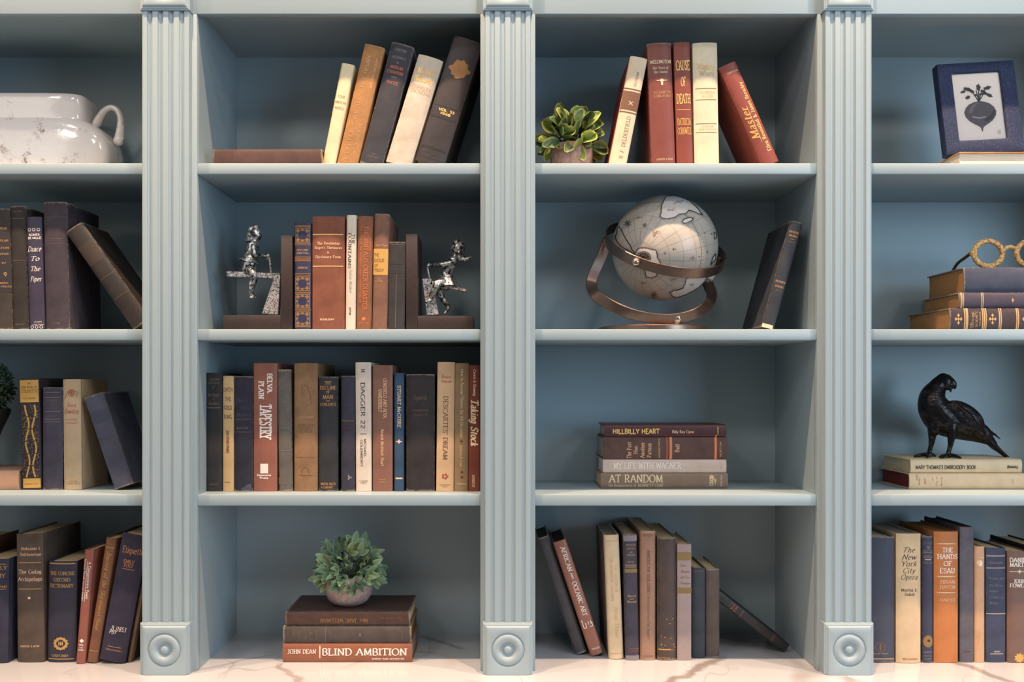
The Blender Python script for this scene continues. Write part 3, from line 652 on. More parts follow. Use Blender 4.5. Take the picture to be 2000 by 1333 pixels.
up('plain faded purple book with faint ruled lines', 82, 121, 757, 3, y, (78, 70, 90), d=.15, wear=.15, group=G, art=[('line', v, dict(c='grey', u0=-.38, u1=.4, th=.0009)) for v in (.05, .1, .235, .31, .335)]+[T('PLAYS', 0, .13, .5, .022, c='faint'), T('OF', 0, .17, .2, .018, c='faint'), T('LIFE', 0, .2, .3, .02, c='faint'), T('SHAW', 0, .28, .5, .016, c='faint')])
def darling(s):
    for q in range(5): s.ring(.02+.1*math.cos(q*1.26), .125+.016*math.sin(q*1.26), .0035, .0008, 'red')
    s.curve([(-.38*s.w, (1-.175)*s.h), (-.2*s.w, (1-.115)*s.h), (.1*s.w, (1-.10)*s.h), (.36*s.w, (1-.12)*s.h), (.25*s.w, (1-.165)*s.h)], .0009, 'red')
up('cream-tan book with red script title and rose drawing', 123.5, 159, 741, 3, y, (206, 172, 132), d=.135, b=.003, lean=-.6, tex='jacket', group=G,
   art=[('fn', darling), T('Sara', .0, .235, .5, .035, c='red', sh=.35, wt=.1), T('Dowding', .0, .29, .8, .04, c='red', sh=.35, wt=.1), T('LOUISE', .0, .365, .66, .014, c='red', wt=.1), T('GERARD', .02, .397, .66, .014, c='red', wt=.1), T('APPLETON', .05, .925, .45, .01, c='brown', wt=.1), T('CENTURY CROFTS', .05, .945, .7, .012, c='brown', wt=.1)])
up('faded navy cloth book leaning left against the cream-tan book', 223, 264, 766, 3, .085, (88, 90, 116), lean=-18.6, d=.135, b=.003, wear=.4, group=G, art=[('rect', -.4, .42, .17, .3, 'blueg', dict(name='label'))])

# ---- third shelf, second bay
G = 'row of books filling the third shelf of the second bay'
y = .06
def J(label, a, b_, t, cov, art=(), **kw): up(label, a, b_, t, 3, y, cov, art, group=G, **kw)
J('black book with dim grey lettering at the left end of the row', 401, 433.5, 728.7, (52, 50, 54), [T('ANTHONY', .05, .055, .66, .016, c='faint'), T('ADVERSE', .0, .085, .66, .016, c='faint'), T('of', 0, .12, .14, .02, c='faint', sh=.2), T('The Magic', 0, .185, .72, .026, c='faint', sh=.3), T('Of', 0, .22, .2, .014, c='faint', sh=.3), T('Numbers', 0, .255, .66, .026, c='faint', sh=.3), ('line', .295, dict(c='grey', th=.0008)), T('HARPER', .0, .94, .5, .01, c='faint')], d=.15)
J('tan yellow book with slanted brown title words', 434, 456.2, 734.6, (208, 168, 112), [T('CATCH', 0, .12, .8, .034, c='brown', st='sans', sh=-.1), T('THE', 0, .2, .56, .034, c='brown', st='sans', sh=-.1), T('GOLD', 0, .275, .7, .034, c='brown', st='sans', sh=-.1), T('RING', 0, .355, .7, .034, c='brown', st='sans', sh=-.1), T('JOHN STEPHEN STRANGE', -.02, .57, .195, .24, -90, c='brown', st='sans', wt=.2), T('Doubleday', -.05, .92, .6, .01, c='dark', sh=.2)], d=.15, tex='jacket', b=.002)
J('dark navy book with torn pale foot and dim title', 456.8, 493.6, 735, (46, 44, 62), [T('The', -.25, .21, .36, .03, c='blueg', sh=.2), T('Oil', .0, .275, .26, .026, c='blueg', sh=.2), T('Murders', .0, .335, .78, .03, c='blueg', sh=.2), T('SARA ELIZABETH', 0, .375, .84, .012, c='faint'), T('MASON', -.06, .45, .62, .02, c='faint'), ('line', .485, dict(c='faint', u0=-.46, u1=.46, th=.0008)), ('poly', [(-.0052, .0015), (-.003, .008), (.001, .006), (.006, .0125), (.0155, .0155), (.0172, .0015)], 'blueg', dict(name='worn_patch'))], d=.15, wear=.5)
J('red-brown book with big white ornate title down its spine', 494.2, 541, 709.6, (158, 92, 74), [T('BELVA', .2, .16, .155, .2, -90, c='white', wt=.22), T('PLAIN', -.16, .21, .145, .22, -90, c='white', wt=.22), T('TAPESTRY', .02, .46, .28, .46, -90, c='white', wt=.24), ('rect', -.2, .13, .785, .86, 'white', dict(name='logo')), T('Delacorte', -.04, .874, .6, .013, c='white', st='sans', wt=.26), T('Press', -.04, .895, .36, .014, c='white', st='sans', wt=.26)], d=.155, tex='jacket')
J('slim grey book with rubbed spine bands', 544.5, 571.3, 722, (112, 102, 96), [('rect', -.45, .45, .485, .66, 'stone', dict(name='label')), ('line', .48, dict(c='grey')), ('line', .665, dict(c='grey')), ('line', .12, dict(c='faint', th=.0008)), ('line', .235, dict(c='faint', th=.0008)), ('rect', -.5, .48, .885, .945, 'stone', dict(name='label')), ('blob', 0, .265, .14, .01, 'faint', dict(lob=6, amp=.4))], lean=-.9, d=.15, wear=.4)
def hill(s):
    s.curve([(-.12*s.w, (1-.25)*s.h), (-.16*s.w, (1-.19)*s.h), (-.05*s.w, (1-.17)*s.h), (.1*s.w, (1-.19)*s.h), (.2*s.w, (1-.25)*s.h), (.24*s.w, (1-.32)*s.h), (.0, (1-.33)*s.h)], .0009, 'brown')
    s.curve([(-.16*s.w, (1-.86)*s.h), (-.14*s.w, (1-.83)*s.h), (0, (1-.81)*s.h), (.12*s.w, (1-.83)*s.h), (.14*s.w, (1-.86)*s.h)], .0009, 'brown')
    s.line(.875, 'brown', -.3, .3, .0008)
J('wide tan-brown book with faint brown drawing and names', 573.5, 620, 709.6, (160, 116, 78), [('fn', hill), T('Carl Carmer', .02, .42, .66, .02, c='tan', sh=.2), T('GENESEE', .02, .49, .68, .026, c='brown', wt=.08), T('FEVER', .02, .53, .56, .026, c='brown', wt=.08), ('line', .735, dict(c='brown', th=.0006))], d=.2, b=.004)
J('charcoal book with gold serif title of four lines', 621.5, 659.5, 736, (54, 54, 60), [T('THE', 0, .055, .34, .026, c='orange'), T('DECLINE', 0, .097, .84, .03, c='orange'), T('OF', 0, .135, .2, .022, c='orange'), T('MAN', 0, .177, .54, .034, c='orange'), ('line', .212, dict(c='orange', u0=-.1, u1=.1)), T('COBLENTZ', 0, .242, .82, .024, c='orange'), T('MINTON, BALCH', 0, .935, .76, .02, c='orange'), T('& COMPANY', -.05, .965, .62, .018, c='orange')], d=.15, b=.004, wear=.2)
J('navy book with faint ruled lines between charcoal and white books', 665.5, 693.5, 734.6, (58, 56, 76), [('line', .39, dict(c='dimgold', th=.001)), ('line', .425, dict(c='maroon')), ('line', .455, dict(c='maroon')), ('line', .485, dict(c='maroon')), T('Essays', .0, .245, .6, .02, c='blueg'), ('blob', .1, .88, .12, .016, 'grey', dict(lob=3, amp=.5))], d=.15, wear=.25)
J('cream white book with bold sans title running down', 695, 726, 708, (228, 208, 188), [T('#', 0, .06, .2, .02, c='dark'), ('rect', -.12, .12, .055, .062, 'dark', dict(name='logo')), ('rect', -.12, .12, .07, .077, 'dark', dict(name='logo')), T('DAGGER 22', -.02, .335, .355, .26, -90, c='dark', st='sans', wt=.12), ('line', .555, dict(c='faint', u0=-.2, u1=.2)), T('MICHAEL', .1, .665, .14, .14, -90, c='dark', st='sans'), T('GOLEMBESKY', -.12, .705, .21, .14, -90, c='dark', st='sans'), T('ST. MARTINS', 0, .92, .56, .01, c='brown'), T('PRESS', 0, .935, .4, .01, c='brown')], d=.16, tex='jacket', b=.002, lean=-.3)
J('mid-brown book with two line cream title running down', 727.5, 766.8, 713.5, (146, 96, 78), [T('CONSUELO AND ALVA', .12, .265, .315, .17, -90, c='peach', wt=.17), T('VANDERBILT', -.12, .28, .185, .17, -90, c='peach', wt=.17), T('Amanda Mackenzie Stuart', .0, .65, .3, .16, -90, c='peach', sh=.3, wt=.15), T('Harper', .0, .905, .3, .014, c='orange', st='sans'), T('Collins', .0, .925, .3, .014, c='orange', st='sans')], d=.16, tex='jacket', b=.002)
J('slim bright blue book with cream capitals running down', 769.5, 789, 728.7, (52, 84, 122), [T('STUART McGUIRE', .02, .285, .36, .34, -90, c='cream', wt=.17), ('blob', .0, .58, .22, .012, 'cream', dict(lob=4, amp=.5)), ('line', .89, dict(c='cream', u0=-.36, u1=.36, th=.003))], d=.15, b=.002)
J('thick black book with blind stamped lettering', 793, 848.5, 731, (56, 48, 50), [T('Speed', -.02, .2, .44, .04, c='faint', wt=.08), T('HAMMOND', .0, .31, .6, .018, c='faint', wt=.08), T('INNES', .0, .35, .5, .018, c='faint', wt=.08)], d=.16, b=.004, wear=.45)
J('light tan book with dark red title running down', 851.2, 886, 707.4, (222, 178, 132), [T('Davis', .03, .115, .52, .02, c='red'), T('Hersh', .03, .15, .58, .02, c='red'), T("DESCARTES' DREAM", .0, .51, .49, .26, -90, c='brown', wt=.13), ('blob', .0, .885, .17, .02, 'red', dict(lob=5, amp=.2)), ('blob', .0, .885, .07, .01, 'tan', dict(lob=3, amp=.2, lay=3)), T('HARCOURT BRACE', 0, .95, .6, .008, c='brown'), T('Boston', 0, .963, .3, .008, c='brown')], lean=.6, d=.16, tex='jacket', b=.002)
J('grey-tan book with cream title and dark red dots', 886.5, 914, 709.6, (152, 122, 88), [T('How to Arrange Flowers for All Occasions', .02, .315, .535, .2, -90, c='cream', wt=.15), T('Katherine N. Cutler', -.02, .725, .17, .18, -90, c='cream', wt=.12, sh=.2), ('blob', .0, .61, .08, .009, 'maroon', dict(lob=4, amp=.3)), ('blob', .05, .85, .08, .009, 'maroon', dict(lob=4, amp=.3)), ('blob', .06, .89, .08, .009, 'maroon', dict(lob=4, amp=.3)), T('Doubleday', .02, .94, .66, .012, c='cream', sh=.2)], lean=.5, d=.16, tex='jacket', b=.002)
J('dark red book at the right end with bold cream title running down', 914.4, 938, 713.5, (122, 54, 40), [T('Create & Drawing', .0, .14, .21, .22, -90, c='cream', sh=.2, wt=.2), T('Taking Stock', .0, .46, .37, .6, -90, c='cream', sh=.25, wt=.24), T('KENNEDY', -.08, .92, .1, .2, -90, c='cream', wt=.14)], lean=.2, d=.16, tex='jacket', b=.002)
# ---- third shelf, third bay: stack of four
G = 'stack of four books alone on the third shelf'
ys = .115; k = kk(ys); zb = Z3+.0002
def st_(py_top):
    global zb
    t = CZ+(VPY-py_top)*k-zb; z = zb; zb += t+.0002; return z, t
def random_logo(s):
    z = s.h*(1-.87); x0 = 0
    s.poly([(-.3*s.w, z-.008), (.1*s.w, z-.011), (.18*s.w, z+.006), (.34*s.w, z+.002), (.34*s.w, z-.004), (.22*s.w, z-.006)], 'tan')
    for q in (-.22, -.1, .02, .14, .26): s.ring(q, .87, .0035, .0009, 'cream')
z, t = st_(924.6)
flat('grey-brown book at the bottom of the four book stack, large cream title', 1173, 1422, z, t, ys, (134, 106, 84), [T('AT RANDOM', .14, .275, .43, .48, -90, c='cream', wt=.15), T('The Reminiscences of', -.3, .17, .22, .17, -90, c='cream', wt=.12, sh=.15), T('BENNETT CERF', -.3, .395, .2, .18, -90, c='cream', wt=.12), ('fn', random_logo), T('Random House', .0, .945, .7, .014, c='cream')], d=.125, tex='jacket', b=.002, group=G)
z, t = st_(898)
flat('pale cream-pink book second from the bottom of the four book stack', 1177.5, 1419, z, t, ys, (206, 178, 164), [T('MY LIFE WITH WAGNER', .05, .36, .55, .44, -90, c='white', wt=.13), T('Cosima Thielemann', .0, .8, .22, .24, -90, c='cream', sh=.2, wt=.1), ('curve', [(-.006, .012), (.002, .010), (.009, .013)], .0012, 'tan')], d=.12, tex='jacket', b=.002, pages='white', group=G)
z, t = st_(854.3)
flat('thick dark brown book with orange bands, second from the top of the stack', 1177.5, 1421, z, t, ys, (102, 70, 62), [('rect', -.5, .5, .512, .517, 'salmon'), ('rect', -.5, .5, .535, .555, 'salmon'), ('rect', -.5, .5, .896, .914, 'salmon'), T('The Past', -.1, .21, .74, .032, c='peach'), T('Has', -.08, .262, .34, .03, c='peach'), T('Another', -.1, .317, .72, .03, c='peach'), T('Pattern', -.1, .372, .64, .032, c='peach'), T('MEMOIRS', 0, .452, .86, .014, c='tan', st='sans', wt=.14), T('Ball', 0, .595, .36, .034, c='peach'), T('NORTON', -.05, .945, .66, .014, c='tan', st='sans', wt=.14)], d=.125, b=.003, pages='grey', group=G)
z, t = st_(829.6)
flat('dark maroon book with gold capitals on top of the four book stack', 1181, 1419, z, t, ys, (84, 42, 44), [T('HILLBILLY HEART', -.05, .26, .385, .38, -90, c='brightgold', wt=.22, st='sans'), T('Billy Ray Cyrus', -.08, .645, .18, .22, -90, c='peach', wt=.17), T('NEW', -.4, .915, .14, .012, c='brightgold', st='sans', wt=.2), T('HARVEST', .0, .93, .7, .008, c='brightgold', st='sans', wt=.2)], d=.125, tex='jacket', b=.002, pages='grey', group=G)

# ---- third shelf, fourth bay: two books under the bird
ys = .10; k = kk(ys); zb = Z3+.0002
G = 'two cream books under the crow figurine'
z, t = st_(925)
flat('cream book with red page edges, the lower of two under the crow', 1776, 2004, z, t, ys, (226, 190, 144), [T('The', .25, .065, .4, .01, c='red', sh=.2), T('Mother', .0, .085, .5, .014, c='red', sh=.2, wt=.1), T('WEST', .0, .135, .4, .014, c='red', wt=.14), T('A', .1, .2, .2, .01, c='red', sh=.2), T('Tale of', .0, .235, .6, .012, c='red', sh=.2, wt=.1), T('Marriage', .0, .275, .6, .014, c='red', sh=.2, wt=.1), T('G. P.', .0, .885, .3, .014, c='red')], d=.15, tex='jacket', b=.002, pages='redp', group=G, wear=.1)
z, t = st_(897.4)
flat('cream book with black capital title, the upper of two under the crow', 1778.6, 1996.7, z, t, ys, (222, 194, 150), [T("MARY THOMAS'S EMBROIDERY BOOK", -.08, .315, .54, .26, -90, c='dark', wt=.2, st='sans'), T('BRAMHALL', -.06, .915, .1, .18, -90, c='dark', wt=.24, st='sans')], d=.145, tex='jacket', b=.003, pages='cream', group=G)
ZBIRD = zb

# ---- top shelf, fourth bay: book lying with its page edge to the front
kf = kk(.02); TF = CZ+(VPY-297)*kf-Z1
flat('cream paged orange book lying under the blue picture frame', 1874, 2084, Z1+.0002, TF, .175, (214, 150, 84), [], d=.105, b=.003, pages='white', yaw=180)
BOOKS[-1].matrix_world = Matrix.Translation((CX+((1874+2084)/2-VPX)*kf, .02+.105, Z1+.0002+TF/2)) @ Matrix.Rotation(R(180), 4, 'Z') @ Matrix.Rotation(R(-90), 4, 'Y') @ Matrix.Translation((0, 0, -(2084-1874)*kf/2))

# ---- counter, first bay
G = 'books on the counter in the first bay'
up('rust brown book mostly outside the left edge of the photo', -92, -46, 1060, 4, 0, (122, 72, 50), [], pyb=1296, d=.17, group=G)
up('navy book with gold lettering cut by the left edge of the photo', -45, 14, 1092, 4, 0, (50, 50, 76), [T('FRIENDLY', .04, .085, .84, .036, c='gold'), T('ENEMY', .1, .16, .62, .036, c='gold'), T('WILLIAMS', .16, .265, .6, .02, c='gold'), ('line', .29, dict(c='gold')), ('line', .05, dict(c='gold'))], pyb=1297, lean=.6, d=.16, b=.003, group=G)
up('tall grey-brown thick book with cream serif title between gold lines', 33, 86, 1043, 4, 0, (92, 76, 66), [T('Aleksandr I.', .04, .115, .74, .022, c='peach', wt=.12), T('Solzhenitsyn', .04, .16, .78, .022, c='peach', wt=.12), ('line', .225, dict(c='gold', th=.0018)), T('The Gulag', .0, .295, .84, .03, c='peach', wt=.13), T('Archipelago', .0, .352, .9, .03, c='peach', wt=.13), ('line', .43, dict(c='gold', th=.0018)), ('blob', -.02, .5, .05, .01, 'peach', dict(amp=0)), T('HARPER & ROW', -.02, .875, .72, .014, c='peach')], pyb=1295, d=.175, b=.003, lean=-.6, group=G)
def oxf(s):
    z = s.h*(1-.815)
    s.blob(.0, .815, .25, .062, 'gold', n=48, lob=12, amp=.1); s.blob(.0, .815, .15, .038, 'navy', lob=4, amp=.08, lay=3)
    for q in range(10):
        a = 2*math.pi*q/10; s.ring(.2*math.cos(a), .815-.05*math.sin(a), .0022, .0008, 'lab', 4)
    for du in (-.06, 0, .06): s.blob(du, .815, .024, .02, 'gold', lob=3, lay=4)
    s.line(.022, 'gold', -.44, .44, .002); s.line(.968, 'gold', -.44, .44, .0016)
up('navy dictionary with gold capitals and round gold crest', 89.5, 146, 1097, 4, 0, (46, 44, 68), [('fn', oxf), T('THE CONCISE', .0, .118, .86, .034, c='gold', wt=.16), T('OXFORD', .0, .182, .58, .034, c='gold', wt=.16), T('DICTIONARY', .0, .242, .82, .034, c='gold', wt=.16), T('OXFORD', -.03, .935, .58, .022, c='gold', wt=.16)], pyb=1295, d=.16, b=.006, tex='leather', lean=.8, group=G)
up('slim brick red book with white sans lettering running down', 146.5, 165, 1074, 4, 0, (156, 86, 70), [T('A Companionate Power', .18, .27, .33, .26, -90, c='white', st='sans', wt=.14), T('Survival Period Service Guides', -.3, .265, .37, .2, -90, c='white', st='sans', wt=.14), ('rect', -.08, -.04, .1, .46, 'white', dict(name='rule_line')), ('blob', .0, .8, .2, .015, 'white', dict(lob=4, amp=.2)), T('HILL', .0, .835, .5, .014, c='white', st='sans', wt=.2), T('AND', .0, .86, .4, .01, c='white', st='sans'), T('WANG', .0, .88, .6, .012, c='white', st='sans', wt=.2)], pyb=1298, d=.16, b=.002, lean=4.6, tex='jacket', group=G)
up('brown cloth book with gold script title running down', 167.5, 189, 1050, 4, 0, (142, 92, 64), [T('Journey of the Sky', .05, .3, .38, .4, -90, c='lab', sh=.3, wt=.1), T('Kendrick Thorpe', .0, .62, .24, .26, -90, c='lab', sh=.3, wt=.1), ('line', .075, dict(c='lab', th=.001)), ('line', .905, dict(c='lab', th=.001))], pyb=1297, d=.16, b=.002, lean=9, group=G)
def white_nums(s):
    s.line(.885, 'gold', -.25, .25, .001); s.line(.275, 'gold', -.25, .22, .0012)
up('wide navy book leaning right with hand written white shelf number', 190.5, 243, 1040, 4, 0, (58, 52, 82), [('fn', white_nums), T('Etiquette', .05, .125, .8, .05, c='orange', wt=.12), T('EMILY', -.02, .215, .42, .026, c='orange'), T('POST', -.02, .247, .36, .026, c='orange'), T('B.J1853', .05, .742, .56, .034, c='white', st='sans', wt=.12, sh=.15), T('PBY', -.14, .772, .3, .03, c='white', st='sans', wt=.12, sh=.15), T('FUNK & WAGNALLS', .0, .91, .62, .012, c='orange')], pyb=1298, d=.16, b=.003, lean=10.4, group=G)
up('thin black book with worn tan edge tucked behind the left pilaster', 247, 256, 1046, 4, 0, (120, 92, 66), [], pyb=1295, d=.13, b=.001, lean=10.4, board=(40, 36, 40), group=G)
# ---- counter, second bay: stack of three
G = 'stack of three books under the potted plant'
ys = .06; k = kk(ys); zb = .0002
z, t = st_(1258)
flat('bright rust book with bold white title at the bottom of the plant stack', 551.7, 805, z, t, ys, (160, 92, 62), [T('JOHN DEAN', .08, .15, .22, .22, -90, c='white', wt=.17), ('rect', -.28, .38, .284, .292, 'white', dict(name='rule_line')), T('BLIND AMBITION', .06, .635, .655, .36, -90, c='white', wt=.17), T('SIMON AND SCHUSTER', -.31, .815, .25, .08, -90, c='white', wt=.2, st='sans')], d=.14, tex='jacket', b=.002, pages='grey', group=G)
z, t = st_(1223.5)
flat('worn charcoal-brown book in the middle of the plant stack', 552.6, 803.5, z, t, ys, (88, 76, 72), [T(a, .0, v, .56, .022, c='faint', wt=.1) for a, v in (('LAWS', .085), ('THE', .13), ('WEST', .175), ('OF', .215), ('ROME', .26), ('CATO', .37))]+[('line', .33, dict(c='faint')), ('blob', 0, .6, .1, .008, 'faint', dict(lob=3)), T('HARPER', 0, .93, .5, .01, c='faint')], d=.15, b=.003, wear=.55, pages='brown', group=G)
z, t = st_(1195)
flat('glossy dark brown book directly under the plant pot', 557.5, 801, z, t, ys, (78, 50, 42), [T('THE WORLD', -.1, .1, .14, .2, 90, c='brown', wt=.1), T('Mrs. JANE WELLMAN', -.14, .47, .38, .28, 90, c='dimgold', wt=.12), T('The Century', .0, .85, .2, .2, 90, c='brown', wt=.1)], d=.15, b=.003, tex='leather', wear=.3, pages='cream', flip=False, group=G)
ZPOT = zb
# ---- counter, third bay
G = 'books on the counter in the third bay'
def O(label, a, b_, t, pyb, cov, art=(), **kw): return up(label, a, b_, t, 4, 0, cov, art, group=G, pyb=pyb, **kw)
O('scuffed charcoal book leaning left at the left end of the third bay', 1124.5, 1149, 1046, 1281, (78, 74, 78), [], lean=-18.2, d=.15, b=.004, wear=.8, pages='dark')
def art_mark(s):
    z = s.h*(1-.735)
    for x, a, b_ in ((-.3, -.006, .010), (-.1, -.006, .004), (.12, -.001, .006), (.32, -.001, .006)): s.curve([(x*s.w, z+a), (x*s.w, z+b_)], .0014, 'white')
    s.curve([(-.3*s.w, z-.006), (-.1*s.w, z-.006)], .0014, 'white'); s.curve([(.12*s.w, z-.006), (.38*s.w, z-.006), (.38*s.w, z+.002)], .0014, 'white'); s.curve([(-.36*s.w, z+.010), (-.24*s.w, z+.010)], .0014, 'white')
O('rust pink book leaning left with white capitals running down', 1154, 1182, 1053, 1284, (158, 98, 78), [T('AFRICAN', .08, .16, .22, .32, -90, c='white', wt=.16), T('AND', .08, .31, .06, .14, -90, c='white', wt=.16), T('OCEANIC ART', .08, .51, .3, .32, -90, c='white', wt=.16), ('fn', art_mark), T('PRAEGER', .05, .945, .6, .014, c='white', st='sans')], lean=-18.4, d=.16, tex='jacket', b=.003, pages='dark')
O('cream book with faint gold lettering standing nearly upright', 1189.5, 1219, 1045, 1289, (226, 196, 154), [T('THE QUEEN OF', .2, .35, .24, .2, -90, c='tan', wt=.1), T('THE MERINGUE LEMONIN', -.1, .35, .36, .2, -90, c='tan', wt=.1), T('Susan Thayer', .14, .71, .26, .26, -90, c='lab', sh=.2, wt=.1), ('line', .05, dict(c='tan')), ('line', .955, dict(c='tan'))], lean=-2.3, d=.16, tex='jacket', b=.003, pages='grey', board=(112, 104, 96))
O('purple-navy book with dull tan title lines and band', 1222.5, 1249, 1044, 1291, (78, 70, 88), [('rect', -.5, .5, .01, .055, 'grey'), T('MODERN', .05, .085, .7, .015, c='tan', wt=.1), T('POETRY', .05, .115, .66, .015, c='tan', wt=.1), T('AND', .05, .143, .3, .012, c='tan', wt=.1), T('PROSE', .05, .165, .6, .015, c='tan', wt=.1), T('DATA', .0, .22, .5, .014, c='tan', wt=.1), ('line', .245, dict(c='tan')), ('line', .26, dict(c='tan')), ('rect', -.45, .48, .275, .305, 'olive'), T('Noted', .02, .49, .62, .016, c='tan'), T('and', .02, .512, .3, .01, c='tan'), T('Bound', .02, .535, .66, .016, c='tan'), ('rect', -.2, .5, .905, .915, 'brown'), ('rect', -.2, .5, .924, .932, 'brown'), ('rect', -.5, .5, .962, 1.0, 'grey')], lean=-1.1, d=.2, b=.003, wear=.15)
O('dusty pink-tan book with brown title running down', 1250.5, 1281, 1038, 1291, (172, 126, 102), [T('FITCH', .0, .035, .6, .018, c='brown', st='sans'), T('AMERICAN BUILDING', .04, .315, .34, .2, -90, c='brown', wt=.13), T('1 The Historical Forces That Shaped It', .04, .66, .36, .17, -90, c='brown', wt=.1), T('HOUGHTON', .0, .968, .6, .014, c='brown', wt=.1)], d=.21, tex='jacket', b=.004, wear=.25)
O('mottled dark brown leather book with gold traces near its foot', 1284.5, 1321.5, 1050.5, 1291.5, (86, 68, 62), [('rect', -.46, .2, .905, .912, 'lab'), ('rect', -.46, .15, .974, .980, 'dimgold'), ('line', .915, dict(c='dimgold'))]+[('blob', u, v, .03, .004, 'lab', dict(lob=3, amp=.4, n=9)) for u, v in ((.3, .66), (-.02, .665), (.15, .70), (-.3, .80), (-.12, .81), (.2, .82), (.36, .87), (-.3, .87), (-.1, .875), (.3, .985), (.42, .89))], d=.21, tex='leather', b=.005, wear=.8)
O('mauve-grey book with two olive bands and dark ornament', 1322.5, 1351, 1063.5, 1291, (170, 146, 142), [('rect', -.5, .5, .07, .14, 'olive'), ('rect', -.5, .5, .375, .425, 'olive'), T('The', -.1, .185, .4, .02, c='faint', wt=.12, sh=.2), T('Book', .05, .235, .6, .024, c='faint', wt=.12, sh=.2), T('of Tea', .05, .285, .6, .022, c='faint', wt=.12, sh=.2), T('Okakura', .05, .335, .72, .02, c='faint', wt=.12, sh=.2)], d=.17, b=.001, tex='jacket')
O('plain slate blue short book', 1352, 1378, 1110, 1286.5, (62, 70, 80), [('line', .035, dict(c='faint', th=.0008))], d=.15, b=.002)
O('short grey-brown book with rubbed pale edges', 1379, 1406, 1112, 1286, (98, 84, 78), [], d=.15, b=.003, wear=1.0)
O('thin black book leaning far left towards the short grey-brown book', 1531, 1563, 1153, 1276, (48, 46, 50), [T('ON', .1, .2, .5, .014, c='faint'), T('THE LAW', .0, .235, .7, .02, c='salmon', wt=.1), T('OF WAR', .0, .275, .7, .02, c='salmon', wt=.1), ('line', .36, dict(c='faint')), ('rect', -.4, .4, .79, .80, 'brown'), ('rect', -.4, .4, .81, .815, 'brown')], lean=-52, d=.12, b=.002, tex='leather')
# ---- counter, fourth bay
G = 'books on the counter in the fourth bay'
def Q(label, a, b_, t, pyb, cov, art=(), **kw): return up(label, a, b_, t, 4, 0, cov, art, group=G, pyb=pyb, **kw)
def q1(s):
    s.ring(-.04, .875, .0095, .0007, 'dimgold'); s.curve([(-.04*s.w, (1-.90)*s.h), (-.03*s.w, (1-.85)*s.h)], .001, 'dimgold')
    for v in (.86, .875, .89): s.ring(-.03, v, .002, .0006, 'dimgold')
    s.line(.965, 'tan', -.4, .48, .0014); s.line(.975, 'tan', -.4, .48, .0008)
Q('navy jacketed book half hidden by the right pilaster with small foot emblem', 1694, 1748.5, 1049, 1296, (62, 66, 88), [('fn', q1), T('Simon and Schuster', -.05, .925, .6, .01, c='tan', sh=.2)], d=.16, tex='jacket', b=.003, wear=.2)
Q('cream book with brown script title over five lines', 1751, 1800, 1043, 1296.6, (224, 188, 142), [T('The', .02, .125, .46, .038, c='dark', sh=.3, wt=.1), T('New', .02, .18, .62, .04, c='dark', sh=.3, wt=.1), T('York', .02, .232, .62, .04, c='dark', sh=.3, wt=.1), T('City', .02, .285, .5, .04, c='dark', sh=.3, wt=.1), T('Opera', .02, .335, .66, .04, c='dark', sh=.3, wt=.1), T('Martin L.', .02, .435, .68, .022, c='maroon', wt=.15), T('Sokol', .02, .468, .4, .022, c='maroon', wt=.15), T('Macmillan', .05, .965, .6, .014, c='red')], d=.17, tex='jacket', b=.003, pages='grey')
def q3(s):
    s.blob(0, .83, .44, .048, 'olive', n=30, lob=10, amp=.05); s.blob(0, .83, .3, .03, 'dimgold', lob=3, amp=.3, lay=3); s.blob(.05, .825, .1, .014, 'navy', lob=2, amp=.3, lay=4)
    for v in (.13, .17): s.line(v, 'grey', -.45, .45, .001)
Q('narrow navy book with round gilt device near its foot', 1802, 1823.5, 1048, 1296, (58, 56, 86), [('fn', q3), T('LETTERS', 0, .055, .8, .02, c='grey', wt=.1), T('TO', 0, .09, .36, .022, c='tan', wt=.1), T('MERTON', 0, .118, .8, .018, c='grey', wt=.1), T('JAMES', 0, .155, .8, .018, c='grey', wt=.1), ('line', .185, dict(c='cream', u0=-.3, u1=.3)), T('GIBSON', 0, .21, .86, .018, c='grey', wt=.1), T('HARPER', .0, .915, .8, .015, c='grey'), T('NEW YORK', .0, .945, .7, .012, c='grey'), T('& LONDON', .0, .968, .7, .012, c='grey')], d=.17, tex='jacket', b=.002, wear=.2)
Q('bright orange book with white serif title between tapered rules', 1824.7, 1873, 1039, 1296, (208, 118, 54), [('blob', .0, .093, .4, .004, 'cream', dict(lob=2, amp=.0)), T('THE', .04, .14, .46, .034, c='white', wt=.17), T('HANDS', .04, .19, .84, .036, c='white', wt=.17), T('OF', .04, .243, .34, .034, c='white', wt=.17), T('ESAU', .04, .297, .62, .038, c='white', wt=.17), ('blob', .0, .342, .4, .004, 'cream', dict(lob=2, amp=.0)), T('HIRAM', .05, .383, .6, .026, c='peach', wt=.14), T('HAYDN', .05, .422, .62, .026, c='peach', wt=.14), ('blob', .0, .465, .4, .004, 'cream', dict(lob=2, amp=.0)), T('HARPER', .05, .52, .62, .02, c='peach', wt=.14)], d=.17, tex='jacket', b=.003, pages='tan')
Q('tall grey-purple book with faint lettering running down', 1875.5, 1903.5, 1030, 1295, (104, 98, 110), [T('Handbook of Communication', .1, .31, .28, .2, -90, c='faint', wt=.1), T('IN THE RAIN', .05, .7, .25, .34, -90, c='faint', wt=.1), T('LIPPINCOTT', 0, .92, .66, .014, c='brown'), ('line', .935, dict(c='faint', th=.0008))], d=.165, b=.002, pages='dark')
def moon(s):
    s.blob(.02, .145, .2, .026, 'white', amp=0, lay=2); s.blob(-.16, .14, .18, .022, 'peach', amp=0, lay=3)
